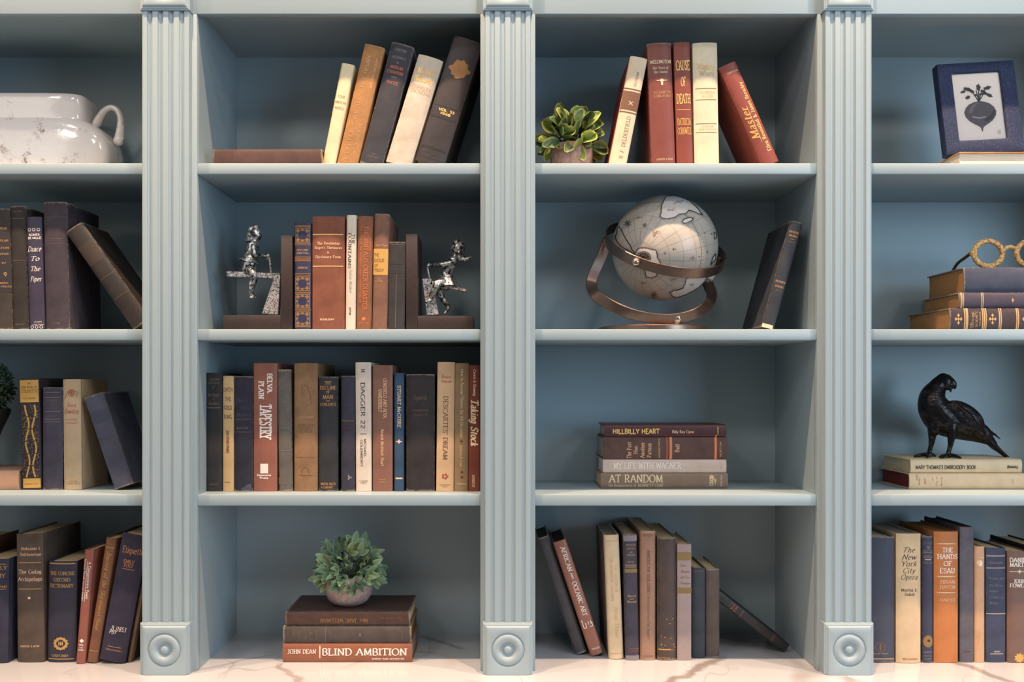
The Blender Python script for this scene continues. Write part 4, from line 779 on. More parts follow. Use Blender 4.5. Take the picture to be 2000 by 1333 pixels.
Q('thin peach book with small white crescent moon', 1904, 1924.5, 1068, 1295, (216, 162, 120), [('fn', moon), ('line', .095, dict(c='cream', u0=-.1, u1=.45)), T('Moon In Shadow', .2, .6, .4, .16, -90, c='peach', wt=.1), T('Clark', -.15, .79, .12, .2, -90, c='lab', wt=.14)], d=.15, tex='jacket', b=.002)
Q('mid-blue book with cream ruled lines and small title', 1926, 1965.5, 1071, 1295, (66, 74, 104), [('line', .07, dict(c='cream', u0=-.48, u1=.45)), T('FERGUSON', .0, .13, .66, .018, c='grey'), ('line', .175, dict(c='cream', u0=-.48, u1=.45)), T('Poems and', .02, .265, .78, .024, c='grey', wt=.1), T('the Wise', -.02, .325, .66, .022, c='grey', wt=.1), T('under', -.12, .375, .44, .02, c='grey', wt=.1), T('Letters to', .0, .43, .74, .022, c='grey', wt=.1), T('Noble', -.1, .48, .44, .022, c='grey', wt=.1), ('line', .575, dict(c='cream', u0=-.48, u1=.48)), T('HENRY', .05, .905, .34, .014, c='cream'), ('line', .925, dict(c='cream', u0=-.3, u1=.35, th=.0009))], d=.16, b=.002)
Q('brown book with white capitals cut by the right edge of the photo', 1968.5, 2014, 1078, 1296, (124, 90, 78), [T('DANIEL', .0, .075, .82, .036, c='white', wt=.19), T('MARTIN', .0, .118, .84, .036, c='white', wt=.19), ('line', .18, dict(c='cream')), ('blob', .0, .18, .07, .014, 'cream', dict(lob=4, amp=.4)), T('JOHN', .0, .265, .5, .032, c='white', wt=.19), T('FOWLES', .0, .305, .84, .032, c='white', wt=.19), ('blob', .0, .955, .2, .04, 'lab', dict(lob=9, amp=.2))], d=.16, tex='jacket', b=.003)
Q('taller black book just beyond the right edge of the photo', 2018, 2058, 1070, 1296, (40, 38, 42), [], d=.17, b=.002)
# ------------------------------------------------------------------ ceramic vase (top shelf, first bay)
def m_ceramic():
    q = N('vase_glaze'); v = q.co()
    sp = q.ramp(q.noise(v, 17, 5, .7), [(.54, (0, 0, 0)), (.63, (1, 1, 1))])
    sp2 = q.ramp(q.noise(v, 60, 4, .8), [(.45, (0, 0, 0)), (.62, (1, 1, 1))])
    msk = q.mix(1, sp, sp2, 'MULTIPLY')
    base = q.mix(q.noise(v, 9, 3), rgb(222, 210, 206), rgb(240, 230, 226))
    q.base(q.mix(msk, base, rgb(132, 104, 80))); q.set(Roughness=.12, Specular_IOR_Level=.6, Coat_Weight=.4, Coat_Roughness=.05)
    q.bump(q.noise(v, 46, 4, .65), .22, .003); return q.m
CER = m_ceramic()
VY = .185; VR = .062; k = kk(VY); vx = CX+(6-VPX)*k
vt = thing('ceramic_vase', 'wide white glazed vase with brown crackle marks and one visible looped handle', 'vase', (vx, VY, Z1+.0002))
def vz(py): return CZ+(VPY-py)*kk(VY-VR)-Z1
W_ = lambda px: (px-6)*k
prof = [(150, 0), (206, .0), (220, .010), (226, .03), (228, vz(305)), (229, vz(290)), (225, vz(270)), (214, vz(251)), (199, vz(238)), (184, vz(230)), (180, vz(226)), (180, vz(196)), (179, vz(184)), (176, vz(179)), (171, vz(178)), (166, vz(181)), (164, vz(200)), (160, vz(240))]
bm = bmesh.new(); p2 = catmull([(W_(a), 0, b) for a, b in prof], 5)
rings = []
for p in p2:
    ring = []; out = p.x-W_(180); ry = VR-.006+max(0, out)*.18+min(0, out)*.9
    for i in range(120):
        a = 2*math.pi*i/120; e = 2/5.5
        ring.append((p.x*math.copysign(abs(math.cos(a))**e, math.cos(a)), ry*math.copysign(abs(math.sin(a))**e, math.sin(a)), p.z))
    rings.append(ring)
loft(bm, rings)
obj('body', bm, CER, vt, smooth=80)
def vq(py): return CZ+(VPY-py)*kk(VY)-Z1
for sx in (1, -1):
    hp = [(W_(190), -.004, vq(243)), (W_(199), -.006, vq(228)), (W_(209), -.006, vq(216)), (W_(222), -.006, vq(212)), (W_(233), -.006, vq(220)), (W_(238), -.006, vq(238)), (W_(237), -.006, vq(258)), (W_(234), -.005, vq(274))]
    bm = bmesh.new(); pp = catmull(hp, 5); n = len(pp)
    tube(bm, [(sx*p.x, p.y, p.z) for p in pp], [.0098-.0034*math.sin(math.pi*min(1, i/n*1.1)) for i in range(n)], 14)
    ball(bm, (sx*W_(233), -.005, vq(277)), (.0115, .0115, .011)); ball(bm, (sx*W_(240), -.006, vq(274)), (.006, .006, .006))
    obj('handle', fuse(bm, .0016, 4), CER, vt)

# ------------------------------------------------------------------ plants
def leaf_mat(name, c, edge):
    q = N(name); g_ = q.n('ShaderNodeAttribute', attribute_name='rim'); inf = q.n('ShaderNodeObjectInfo')
    a = q.mix(q.noise(q.co(), 70, 3), rgb(*[x*.72 for x in c]), rgb(*c))
    a = q.mix(q.ramp(g_.outputs[2], [(.55, (0, 0, 0)), (1, (1, 1, 1))]), a, rgb(*edge))
    hv = q.n('ShaderNodeHueSaturation'); m = q.n('ShaderNodeMapRange'); q.l(inf.outputs['Random'], m.inputs[0])
    m.inputs[3].default_value = .6; m.inputs[4].default_value = 1.2; q.l(m.outputs[0], hv.inputs['Value']); q.l(a, hv.inputs['Color'])
    q.base(hv.outputs[0]); q.set(Roughness=.48, Specular_IOR_Level=.35, Subsurface_Weight=.0); return q.m
def leaf_grid(L, W, shape, cup, curl, lobes=None):
    nu, nv = 5, 9; V, Fc, rim = [], [], []
    for j in range(nv):
        t = j/(nv-1); wd = W*shape(t)
        for i in range(nu):
            u = i/(nu-1)*2-1
            V.append((u*wd, L*t, cup*wd*u*u+curl*L*t*t)); rim.append(max(abs(u), t if t > .9 else 0))
    for j in range(nv-1):
        for i in range(nu-1):
            a = j*nu+i; Fc.append((a, a+1, a+nu+1, a+nu))
    return V, Fc, rim
def leaf_mesh(name, parts):
    V, Fc, rim = [], [], []
    for (v, f, r), M in parts:
        o = len(V); V += [tuple(M @ Vector(p)) for p in v]; Fc += [tuple(i+o for i in q) for q in f]; rim += r
    me = mesh_from(name, V, Fc); me.shade_smooth()
    a = me.attributes.new('rim', 'FLOAT', 'POINT'); a.data.foreach_set('value', rim); return me
spoon = lambda t: max(.16, math.sin(math.pi*min(1, t**1.35*.93+.045))**.6) if t < .999 else .34
lance = lambda t: max(.10, math.sin(math.pi*min(1, t*.93+.03))**.75) if t < .999 else .22
def frame(p, d, up, roll=0):
    d = Vector(d).normalized(); z = Vector(up)-d*Vector(up).dot(d)
    if z.length < 1e-4: z = d.orthogonal()
    z.normalize(); x = d.cross(z); M = Matrix((x, d, z)).transposed().to_4x4()
    return Matrix.Translation(p) @ M @ Matrix.Rotation(roll, 4, 'Y')
def m_stone(name, c, sc=150):
    q = N(name); v = q.co(); n1 = q.noise(v, sc, 4, .7)
    q.base(q.mix(q.ramp(n1, [(.35, (0, 0, 0)), (.7, (1, 1, 1))]), rgb(*[x*.78 for x in c]), rgb(*c))); q.set(Roughness=.85, Specular_IOR_Level=.2); q.bump(n1, .5, .001); return q.m
# succulent, top shelf third bay
rnd = random.Random(11)
yc = .105; k = kk(yc); c0 = P(1116, 318, yc); c0.z = Z1+.0002
pl = thing('potted_succulent', 'bright green broad-leaved succulent in a pinkish pot on the top shelf', 'plant', c0)
bm = bmesh.new(); lathe(bm, [(p.x, p.z) for p in catmull([(.030, 0, 0), (.036, 0, .001), (.041, 0, .014), (.044, 0, .036), (.043, 0, .054), (.040, 0, .059), (.037, 0, .057), (.035, 0, .048)], 4)], n=40)
obj('pot', bm, m_stone('pot_clay', (188, 150, 138), 120), pl, smooth=60)
boxm = bmesh.new(); lathe(boxm, [(.036, .046), (.036, .053)], n=24); obj('soil', boxm, plain('soil', rgb(50, 40, 34), .95), pl)
LM = [leaf_mat('succulent_leaf', (138, 158, 74), (206, 200, 110)), leaf_mat('succulent_leaf_deep', (96, 124, 76), (172, 180, 108))]
var = [leaf_mesh('leaf', [(leaf_grid(L, W, spoon, cp, cu), Matrix())]) for L, W, cp, cu in ((.036, .0135, .55, .2), (.033, .0145, .4, -.35), (.031, .0135, .7, .5), (.036, .0125, .3, -.6))]
def place_leaves(plant, base, n, rx, rz, zc0, var, mats, rnd, size=(.85, 1.15), frontal=.35, tmin=-.35):
    for i in range(n):
        f = (i+.5)/n; ct = 1-f*(1-tmin); stt = math.sqrt(max(0, 1-ct*ct)); ph = i*2.39996+rnd.uniform(-.3, .3)
        d = Vector((stt*math.cos(ph), stt*math.sin(ph), ct))
        r = rnd.uniform(.42, .62); p = Vector((d.x*rx*r, d.y*rx*r*.9, zc0+d.z*rz*r))
        dd = (d+Vector((rnd.uniform(-.3, .3), rnd.uniform(-.3, .3), rnd.uniform(-.15, .25)))).normalized()
        upv = Vector((rnd.uniform(-.5, .5), -frontal-.4*max(0, -d.y), .75))
        me = var[i % len(var)]; o = bpy.data.objects.new('leaf', me); COL.objects.link(o); o.parent = plant
        m = mats[0] if rnd.random() < .6 else mats[1]
        o.matrix_local = frame(p, dd, upv, rnd.uniform(-.7, .7)) @ Matrix.Scale(rnd.uniform(*size), 4)
        if not me.materials: me.materials.append(mats[0])
        o.material_slots[0].link = 'OBJECT'; o.material_slots[0].material = m
def stems(plant, n, r, zc0, c, rnd, name='stem'):
    bm = bmesh.new()
    for i in range(n):
        a = rnd.uniform(0, 6.28); e = rnd.uniform(.2, 1); d = Vector((math.cos(a)*(1-e*.5), math.sin(a)*(1-e*.5), e)).normalized()
        tube(bm, [(d.x*.006, d.y*.006, zc0-.016), tuple(Vector((0, 0, zc0))+d*r*.5), tuple(Vector((0, 0, zc0))+d*r)], .0011, 6)
    o = obj(name, bm, plain('stem_green', rgb(72, 84, 52), .6), plant, smooth=60); o['kind'] = 'stuff'
place_leaves(pl, c0, 98, .070, .070, .066, var, LM, rnd, (.85, 1.15), .8, -.5)
stems(pl, 16, .045, .066, None, rnd, 'stem_cluster')
# sprig plant on the book stack, counter second bay
rnd = random.Random(5)
yc = .125; k = kk(yc); c0 = P(681, 1183, yc); c0.z = ZPOT+.0003
pl = thing('potted_sprig_plant', 'grey-green sprig plant in a round pink-grey stone pot on stacked books', 'plant', c0)
bm = bmesh.new(); lathe(bm, [(p.x, p.z) for p in catmull([(.018, 0, 0), (.027, 0, .0005), (.040, 0, .009), (.0485, 0, .026), (.0505, 0, .040), (.0480, 0, .053), (.0445, 0, .060), (.042, 0, .061), (.0405, 0, .058), (.041, 0, .050)], 5)], n=48)
obj('pot', bm, m_stone('pot_stone', (190, 166, 160), 190), pl, smooth=60)
boxm = bmesh.new(); lathe(boxm, [(.0408, .046), (.0408, .053)], n=24); obj('soil', boxm, plain('soil', rgb(50, 40, 34), .95), pl)
LM2 = [leaf_mat('sprig_leaf', (164, 188, 140), (182, 202, 156)), leaf_mat('sprig_leaf_deep', (122, 154, 122), (142, 170, 134))]
def sprig(angs, Ls, W):
    st = (leaf_grid(.017, .0016, lambda t: 1, 0, 0), Matrix())
    return leaf_mesh('leaf', [st]+[(leaf_grid(L, W, lance, .35, -.22), Matrix.Translation((0, .015, 0)) @ Matrix.Rotation(R(a), 4, 'Z')) for a, L in zip(angs, Ls)])
var2 = [sprig((0, 50, -48), (.026, .022, .022), .0062), sprig((8, 58, -34, -76), (.024, .020, .022, .016), .0058), sprig((-6, 44, -52), (.028, .023, .021), .0064)]
place_leaves(pl, c0, 92, .074, .076, .064, var2, LM2, rnd, (.85, 1.15), .75, -.36)
stems(pl, 26, .05, .062, None, rnd, 'stem_cluster')
# dark topiary cut by the left edge, third shelf first bay
rnd = random.Random(9)
yc = .15; k = kk(yc); c0 = P(-36, 956, yc); c0.z = Z3+.0002+.0408
pl = thing('topiary_plant', 'dark round topiary plant in a black urn cut by the left edge', 'plant', c0)
bm = bmesh.new(); lathe(bm, [(p.x, p.z) for p in catmull([(.026, 0, 0), (.034, 0, .002), (.034, 0, .016), (.028, 0, .035), (.036, 0, .07), (.048, 0, .098), (.055, 0, .115), (.056, 0, .122), (.052, 0, .124), (.049, 0, .116)], 4)], n=36)
obj('urn', bm, plain('urn_black', rgb(46, 40, 40), .5), pl, smooth=60)
def tiny_leaves(n, r, rnd):
    V, Fc = [], []
    for i in range(n):
        d = Vector((rnd.gauss(0, 1), rnd.gauss(0, 1), rnd.gauss(0, 1))).normalized(); p = d*r*rnd.uniform(.72, 1)
        M = frame(p, d+Vector((rnd.uniform(-.8, .8), rnd.uniform(-.8, .8), rnd.uniform(-.8, .8))), (rnd.uniform(-1, 1), -1, 1), 0); o = len(V)
        V += [tuple(M @ Vector(q)) for q in ((0, 0, 0), (.0032, .006, .001), (0, .012, 0), (-.0032, .006, .001))]; Fc.append((o, o+1, o+2, o+3))
    return mesh_from('foliage', V, Fc)
fo = obj('foliage', tiny_leaves(900, .060, rnd), plain('topiary_green', rgb(64, 82, 56), .6), pl); fo.location = (0, 0, vz(0)*0+.166); fo['kind'] = 'stuff'
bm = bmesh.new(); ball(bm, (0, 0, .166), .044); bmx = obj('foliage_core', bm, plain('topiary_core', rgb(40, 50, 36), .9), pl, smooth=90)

# ------------------------------------------------------------------ picture frame with beet print
def m_weave():
    q = N('frame_weave'); v = q.co()
    wv = q.n('ShaderNodeTexWave', i_Scale=170, i_Distortion=5.0, i_Detail=3, i_Detail_Scale=2.0); q.l(v, wv.inputs[0])
    n1 = q.noise(v, 480, 4, .7); m = q.ramp(n1, [(.56, (0, 0, 0)), (.74, (1, 1, 1))])
    q.base(q.mix(m, q.mix(wv.outputs[1], rgb(22, 30, 58), rgb(44, 56, 92)), rgb(104, 114, 142))); q.set(Roughness=.6, Specular_IOR_Level=.35); q.bump(wv.outputs[1], .5, .0008); return q.m
fy = .082; k = kk(fy)
fw, fh = 152*k, 186*k; ow, oh = 93*k, 136*k; fd = .022
base = P(1840.5, 312, fy); base.z = Z1+.0002+TF+.0004
fr = thing('picture_frame', 'blue woven picture frame with a black and white beet print', 'picture frame', base)
fr.rotation_euler = (Matrix.Rotation(R(-3.2), 3, 'Y') @ Matrix.Rotation(R(-7), 3, 'X')).to_euler()
# frame local: x right from the resting corner, z up, front at y = -fd
bm = bmesh.new(); ix0 = (fw-ow)/2-.0015; ix1 = ix0+ow; iz0 = .0295; iz1 = iz0+oh
def rr(x0, x1, z0, z1, y, r=.003): 
    o = []
    for cx_, cz_, a0 in ((x1-r, z1-r, 0), (x0+r, z1-r, 90), (x0+r, z0+r, 180), (x1-r, z0+r, 270)):
        for a in (0, 30, 60, 90): o.append((cx_+r*math.cos(R(a0+a)), y, cz_+r*math.sin(R(a0+a))))
    return o
loft(bm, [rr(0, fw, 0, fh, 0), rr(0, fw, 0, fh, -fd+.004), rr(.0012, fw-.0012, .0012, fh-.0012, -fd+.0012), rr(.004, fw-.004, .004, fh-.004, -fd),
          rr(ix0-.003, ix1+.003, iz0-.003, iz1+.003, -fd), rr(ix0-.001, ix1+.001, iz0-.001, iz1+.001, -fd+.001), rr(ix0, ix1, iz0, iz1, -fd+.003), rr(ix0, ix1, iz0, iz1, -.008)], cap=False)
obj('frame_border', bm, m_weave(), fr, smooth=40)
boxo('backing_board', (.003, -.007, .003), (fw-.003, .0, fh-.003), plain('backing', rgb(40, 38, 44), .8), fr, 0)
boxo('paper_print', (ix0-.001, -.0162, iz0-.001), (ix1+.001, -.0075, iz1+.001), plain('print_paper', rgb(240, 224, 214), .7), fr, 0)
cxp = (ix0+ix1)/2+.002; czp = iz0+oh*.5; pu = ow/93
def pp_(X, Y): return (cxp+((X-1187)/3.92)*pu, czp-((Y-852)/3.92)*pu)
BV, BF = {}, {}
def bpoly(pts, c, y):
    V = BV.setdefault(c, []); Fc = BF.setdefault(c, []); o = len(V); q = [pp_(*p) for p in pts]
    cx_ = sum(a for a, b in q)/len(q); cz_ = sum(b for a, b in q)/len(q); V.append((cx_, y, cz_)); V.extend((a, y, b) for a, b in q); n = len(q)
    Fc.extend((o, o+1+i, o+1+(i+1) % n) for i in range(n))
bulb = [(1187+s*x, yv) for s, seq in ((1, [(0, 808), (40, 815), (80, 832), (108, 860), (123, 895), (116, 930), (90, 965), (55, 990), (28, 1005), (12, 1018), (6, 1035), (3, 1052)]), (-1, [(3, 1052), (6, 1035), (12, 1018), (28, 1005), (55, 990), (90, 965), (116, 930), (123, 895), (108, 860), (80, 832), (40, 815)])) for x, yv in seq]
bpoly(bulb, (98, 90, 94), -.0164)
bpoly([(1095, 900), (1120, 850), (1165, 822), (1187, 818), (1150, 850), (1125, 900)], (122, 114, 116), -.0165)
bpoly([(1120, 925), (1180, 938), (1230, 932), (1225, 942), (1180, 950), (1130, 940)], (168, 158, 156), -.0165)
bpoly([(1210, 960), (1270, 920), (1290, 880), (1300, 905), (1280, 950), (1230, 980)], (70, 64, 68), -.0165)
for X, Y in ((1150, 745), (1175, 720), (1195, 700), (1215, 730), (1235, 745)): bpoly([(1180, 812), (1192, 812), (X+3, Y), (X-3, Y)], (82, 80, 80), -.0165)
for X, Y, a, b_, an in ((1110, 710, 32, 14, 20), (1075, 728, 22, 10, -20), (1140, 728, 24, 12, 40), (1195, 700, 16, 26, 0), (1262, 708, 30, 14, -15), (1230, 735, 24, 12, 30), (1105, 775, 20, 13, -30), (1272, 768, 24, 13, 30), (1240, 752, 22, 9, 10), (1165, 760, 14, 9, 0), (1210, 755, 18, 8, -10)):
    ca, sa = math.cos(R(an)), math.sin(R(an))
    bpoly([(X+ca*a*(1+.16*math.cos(5*t_))*math.cos(t_)-sa*b_*math.sin(t_), Y+sa*a*math.cos(t_)+ca*b_*(1+.16*math.cos(5*t_))*math.sin(t_)) for t_ in (2*math.pi*i/22 for i in range(22))], (66, 66, 66), -.0166)
bpoly([(1300, 1045), (1325, 1045), (1325, 1080), (1300, 1080)], (206, 190, 182), -.0164)
bpme = None
VV, FF, MI, mats = [], [], [], []
for i, c in enumerate(BV):
    o = len(VV); VV += BV[c]; FF += [tuple(q+o for q in f) for f in BF[c]]; MI += [i]*len(BF[c]); mats.append(plain('print_ink_%d' % c[0], rgb(*c), .7))
bpme = mesh_from('beet_print', VV, FF)
for m in mats: bpme.materials.append(m)
bpme.polygons.foreach_set('material_index', MI); obj('beet_print', bpme, None, fr)
q = N('frame_glass'); tr = q.n('ShaderNodeBsdfTransparent'); gl = q.n('ShaderNodeBsdfGlossy'); gl.inputs['Roughness'].default_value = .03
fz = q.n('ShaderNodeFresnel', i_IOR=1.45); mx = q.n('ShaderNodeMixShader'); q.l(fz.outputs[0], mx.inputs[0]); q.l(tr.outputs[0], mx.inputs[1]); q.l(gl.outputs[0], mx.inputs[2])
q.l(mx.outputs[0], q.t.nodes['Material Output'].inputs[0])
obj('glass_pane', mesh_from('glass_pane', [(ix0, -.0185, iz0), (ix1, -.0185, iz0), (ix1, -.0185, iz1), (ix0, -.0185, iz1)], [(0, 1, 2, 3)]), q.m, fr)
boxo('easel_back', (fw*.38, .001, .012), (fw*.62, .004, fh*.78), plain('backing', rgb(40, 38, 44), .8), fr, .0005)

# ------------------------------------------------------------------ rattan glasses on the blue stack
def m_rattan():
    q = N('rattan'); v = q.co(); n1 = q.noise(v, 210, 4, .6)
    q.base(q.ramp(n1, [(.36, rgb(164, 108, 60)), (.5, rgb(226, 170, 104)), (.64, rgb(248, 214, 158))])); q.set(Roughness=.6); q.bump(n1, .5, .001); return q.m
RAT = m_rattan(); gy = .075; k = kk(gy)
gx = P(1930, 493, gy).x
gl_ = thing('glasses', 'round rattan framed glasses ornament standing on the stacked navy book', 'glasses', (gx, gy, ZGLASS+.0002))
RX, RZ, rt = 27.5*k, 24.5*k, .0060
zc_ = RZ+rt-.0005
for j, x in enumerate((0, 83*k)):
    bm = bmesh.new()
    for strand in range(3):
        pts = []
        for i in range(97):
            a = 2*math.pi*i/96; b_ = a*11+strand*2*math.pi/3; rr_ = .0024
            pts.append((x+(RX+rr_*math.cos(b_))*math.cos(a), rr_*math.sin(b_), zc_+(RZ+rr_*math.cos(b_))*math.sin(a)))
        tube(bm, pts, .0034, 7, caps=False)
    obj('lens_rim', bm, RAT, gl_, smooth=60)
bm = bmesh.new(); tube(bm, catmull([(RX-.001, 0, zc_+.004), (RX+.006, -.001, zc_+.011), (41.5*k, -.001, zc_+.0135), (83*k-RX-.006, -.001, zc_+.011), (83*k-RX+.001, 0, zc_+.004)], 5), .0042, 10); obj('bridge', bm, RAT, gl_, smooth=60)
for sx, x0 in ((-1, -RX-.004), (1, 83*k+RX+.004)):
    bm = bmesh.new(); ball(bm, (x0, 0, zc_+.001), (.0055, .005, .0068)); obj('hinge', bm, RAT, gl_, smooth=60)
    bm = bmesh.new(); tube(bm, catmull([(x0, .003, zc_+.002), (x0+sx*.001, .03, zc_-.005), (x0+sx*.002, .06, .018), (x0+sx*.002, .082, .0036)], 5), .0032, 9); obj('temple', bm, plain('temple_dark', rgb(92, 66, 40), .6), gl_, smooth=60)
# ------------------------------------------------------------------ desk globe
def m_bronze(name, c, rough=.32):
    q = N(name); v = q.co(scale=(1, 1, 1)); n1 = q.noise(v, 60, 4, .6)
    q.base(q.mix(n1, rgb(*[x*.8 for x in c]), rgb(*c))); q.set(Roughness=rough, Metallic=.9); q.bump(q.noise(q.co(scale=(1, 1, 30)), 60, 2), .05, .0004); return q.m
BRZ = m_bronze('brushed_bronze', (150, 126, 114)); BRZD = m_bronze('dark_bronze', (96, 80, 74), .4)
yg = .142; k = kk(yg); gc = P(1298, 485, yg); Rg = 102.5*k
gt = thing('desk_globe', 'antique style grey desk globe tilted in a bronze ring and curved stand', 'globe', (P(1275, 640, yg).x, yg, Z2+.0002))
org = Vector(gt.location); gl0 = gc-org
cam0 = Vector((CX, -CD, CZ))
def hit(px, py):
    d = (P(px, py, 0)-cam0).normalized(); oc = cam0-gc; b = d.dot(oc); c = oc.dot(oc)-Rg*Rg; dd = b*b-c
    t = -b-math.sqrt(max(0, dd)); return (cam0+d*t-gc).normalized()
pole = hit(1252, 502)
ex = Vector((0, 0, 1)).cross(pole).normalized(); ey = pole.cross(ex)
NU, NV = 560, 280
th = np.linspace(0, math.pi, NV+1); ph = np.linspace(0, 2*math.pi, NU, endpoint=False)
TH, PH = np.meshgrid(th, ph, indexing='ij')
pz = np.array(pole); pxv = np.array(ex); pyv = np.array(ey)
D = (np.cos(TH)[..., None]*pz+np.sin(TH)[..., None]*(np.cos(PH)[..., None]*pxv+np.sin(PH)[..., None]*pyv)).reshape(-1, 3)
W3 = D*Rg+np.array(gc)
dep = (W3[:, 1]+CD); PX = VPX+(W3[:, 0]-CX)/dep*CD*1000; PY = VPY-(W3[:, 2]-CZ)/dep*CD*1000
vis = (D*(np.array(cam0)-W3)).sum(1) > 0
def inside(poly):
    x, y = PX, PY; r = np.zeros(len(x), bool); n = len(poly)
    for i in range(n):
        (x1, y1), (x2, y2) = poly[i], poly[(i+1) % n]
        c = (y1 > y) != (y2 > y); xi = (x2-x1)*(y-y1)/((y2-y1) or 1e-9)+x1; r ^= c & (x < xi)
    return r & vis
def dline(pts, closed=True):
    m = np.full(len(PX), 1e9); n = len(pts)
    for i in range(n if closed else n-1):
        (x1, y1), (x2, y2) = pts[i], pts[(i+1) % n]; dx, dy = x2-x1, y2-y1; L = dx*dx+dy*dy or 1e-9
        t = np.clip(((PX-x1)*dx+(PY-y1)*dy)/L, 0, 1); m = np.minimum(m, np.hypot(PX-x1-t*dx, PY-y1-t*dy))
    m[~vis] = 1e9; return m
def zp(l): return [(1170+x/4.7615, 370+y/4.7615) for x, y in l]
def jag(l, a, seed):
    rn = random.Random(seed); o = []
    for (x1, y1), (x2, y2) in zip(l, l[1:]+l[:1]):
        n = max(1, int(math.hypot(x2-x1, y2-y1)/4))
        for i in range(n): o.append((x1+(x2-x1)*i/n+rn.uniform(-a, a), y1+(y2-y1)*i/n+rn.uniform(-a, a)))
    return o
lands = [zp(l) for l in (
 [(625, 62), (600, 110), (580, 150), (578, 215), (565, 250), (590, 268), (640, 275), (700, 262), (745, 232), (800, 228), (835, 195), (880, 205), (925, 225), (965, 240), (940, 205), (900, 160), (840, 105), (760, 70), (690, 55)],
 [(775, 300), (790, 278), (835, 262), (875, 270), (868, 290), (830, 310), (790, 318)],
 [(358, 555), (400, 545), (450, 548), (480, 560), (525, 565), (540, 600), (545, 640), (570, 680), (580, 730), (500, 740), (400, 730), (340, 700), (330, 620)],
 [(425, 740), (432, 790), (440, 815), (485, 825), (530, 810), (545, 770), (540, 740)],
 [(660, 965), (690, 1000), (730, 1008), (800, 985), (870, 950), (930, 915), (985, 855), (1010, 800), (915, 805), (812, 830), (800, 880), (780, 920), (730, 940), (690, 940)],
 [(1068, 400), (1085, 405), (1092, 450), (1075, 462)], [(1060, 630), (1085, 600), (1085, 650), (1040, 700)])]
lands = [jag(l, .38, i) for i, l in enumerate(lands)]
rn = np.random.default_rng(2)
def C3(r, g_, b): return np.array([lin(r), lin(g_), lin(b)])
sea = C3(186, 176, 166); land = C3(218, 206, 200)
colr = np.tile(sea, (len(PX), 1))
blot = .5+.25*np.sin(PX*.11+np.sin(PY*.07)*2)+.25*np.sin(PY*.13+np.cos(PX*.05)*2)
colr = colr*(1-.10*blot[:, None]); colr = colr*(1+rn.normal(0, .03, len(PX))[:, None])
# graticule round the printed axis
thf, phf = TH.reshape(-1), PH.reshape(-1)
dlat = np.abs((np.degrees(thf)+7.5) % 15-7.5); dlon = np.abs((np.degrees(phf)+7.5) % 15-7.5)*np.sin(thf)
ln = np.minimum(dlat, np.where(np.degrees(thf) > 12, dlon, 9))
colr = np.where((ln < .30)[:, None], colr*.66, colr)
d2 = np.abs(np.degrees(thf)-66.5); colr = np.where((d2 < .6)[:, None], colr*.5, colr)
tick = (np.abs(np.degrees(thf)-68.6) < 1.0) & (((np.degrees(phf)*.5).astype(int) % 2) == 0); colr = np.where(tick[:, None], colr*.72, colr)
for i, l in enumerate(lands):
    ins = inside(l); dd = dline(l)
    colr = np.where(ins[:, None], land*(1+rn.normal(0, .07, len(PX)))[:, None], colr)
    colr = np.where(((dd < 4) & ~ins)[:, None], colr*.86, colr)
    colr = np.where((dd < 1.05)[:, None], C3(66, 54, 52), colr)
coast = jag(zp([(178, 330), (165, 400), (150, 450), (165, 490), (195, 522), (260, 565), (330, 600)]), .8, 9)
colr = np.where((dline(coast, False) < 1.1)[:, None], C3(66, 54, 52), colr)
# printed pole dial, compass rose, little ships and cartouches
cx_, cy_ = 1170+412/4.7615, 370+640/4.7615; rr0 = np.hypot(PX-cx_, (PY-cy_)*1.12); an = np.arctan2(PY-cy_, PX-cx_)
dial = vis & (rr0 < 15.5); colr = np.where(dial[:, None], C3(44, 38, 40), colr)
colr = np.where((dial & (rr0 > 11) & (np.sin(an*40) > .2))[:, None], C3(170, 158, 150), colr)
colr = np.where((dial & (rr0 > 5) & (rr0 < 9) & (np.sin(an*9+1) > .3))[:, None], C3(130, 118, 112), colr)
def rose(X, Y, r):
    global colr
    x, y = PX-(1170+X/4.7615), PY-(370+Y/4.7615); rr_ = np.hypot(x, y); a = np.arctan2(y, x)+.3
    m = vis & (rr_ < r*(.28+.72*np.abs(np.cos(a*4))**9)); colr = np.where(m[:, None], C3(74, 64, 60), colr)
    m = vis & (np.abs(rr_-r*.5) < .7); colr = np.where(m[:, None], C3(100, 88, 82), colr)
rose(266, 318, 9.5); rose(510, 985, 9); rose(425, 335, 6)
def scribble(X, Y, w_, h_, seed, n=9, c=(128, 112, 104)):
    global colr
    r_ = random.Random(seed); pts = zp([(X+r_.uniform(-w_, w_), Y+r_.uniform(-h_, h_)) for _ in range(n)])
    colr = np.where((dline(pts, False) < .7)[:, None], C3(*c), colr)
scribble(520, 420, 26, 32, 1, 12, (132, 106, 92)); scribble(558, 400, 12, 16, 2, 6, (150, 120, 104)); scribble(868, 645, 30, 30, 3, 12, (138, 132, 124)); scribble(700, 555, 20, 8, 4, 5); scribble(610, 590, 10, 22, 5, 6); scribble(420, 870, 30, 14, 6, 7); scribble(1010, 590, 12, 16, 7, 7)
scribble(690, 840, 30, 16, 8, 7); scribble(380, 265, 30, 8, 9, 6); scribble(720, 120, 60, 20, 10, 9, (160, 146, 140)); scribble(680, 190, 50, 18, 11, 8, (160, 146, 140)); scribble(870, 890, 30, 20, 12, 7, (160, 146, 140))
for X, Y in ((692, 565), (190, 515), (258, 562), (1045, 415), (930, 628), (985, 408)):
    colr = np.where((vis & (np.hypot(PX-(1170+X/4.7615), PY-(370+Y/4.7615)) < 1.4))[:, None], C3(70, 60, 58), colr)
ii, jj = np.meshgrid(np.arange(NV), np.arange(NU), indexing='ij'); j2 = (jj+1) % NU
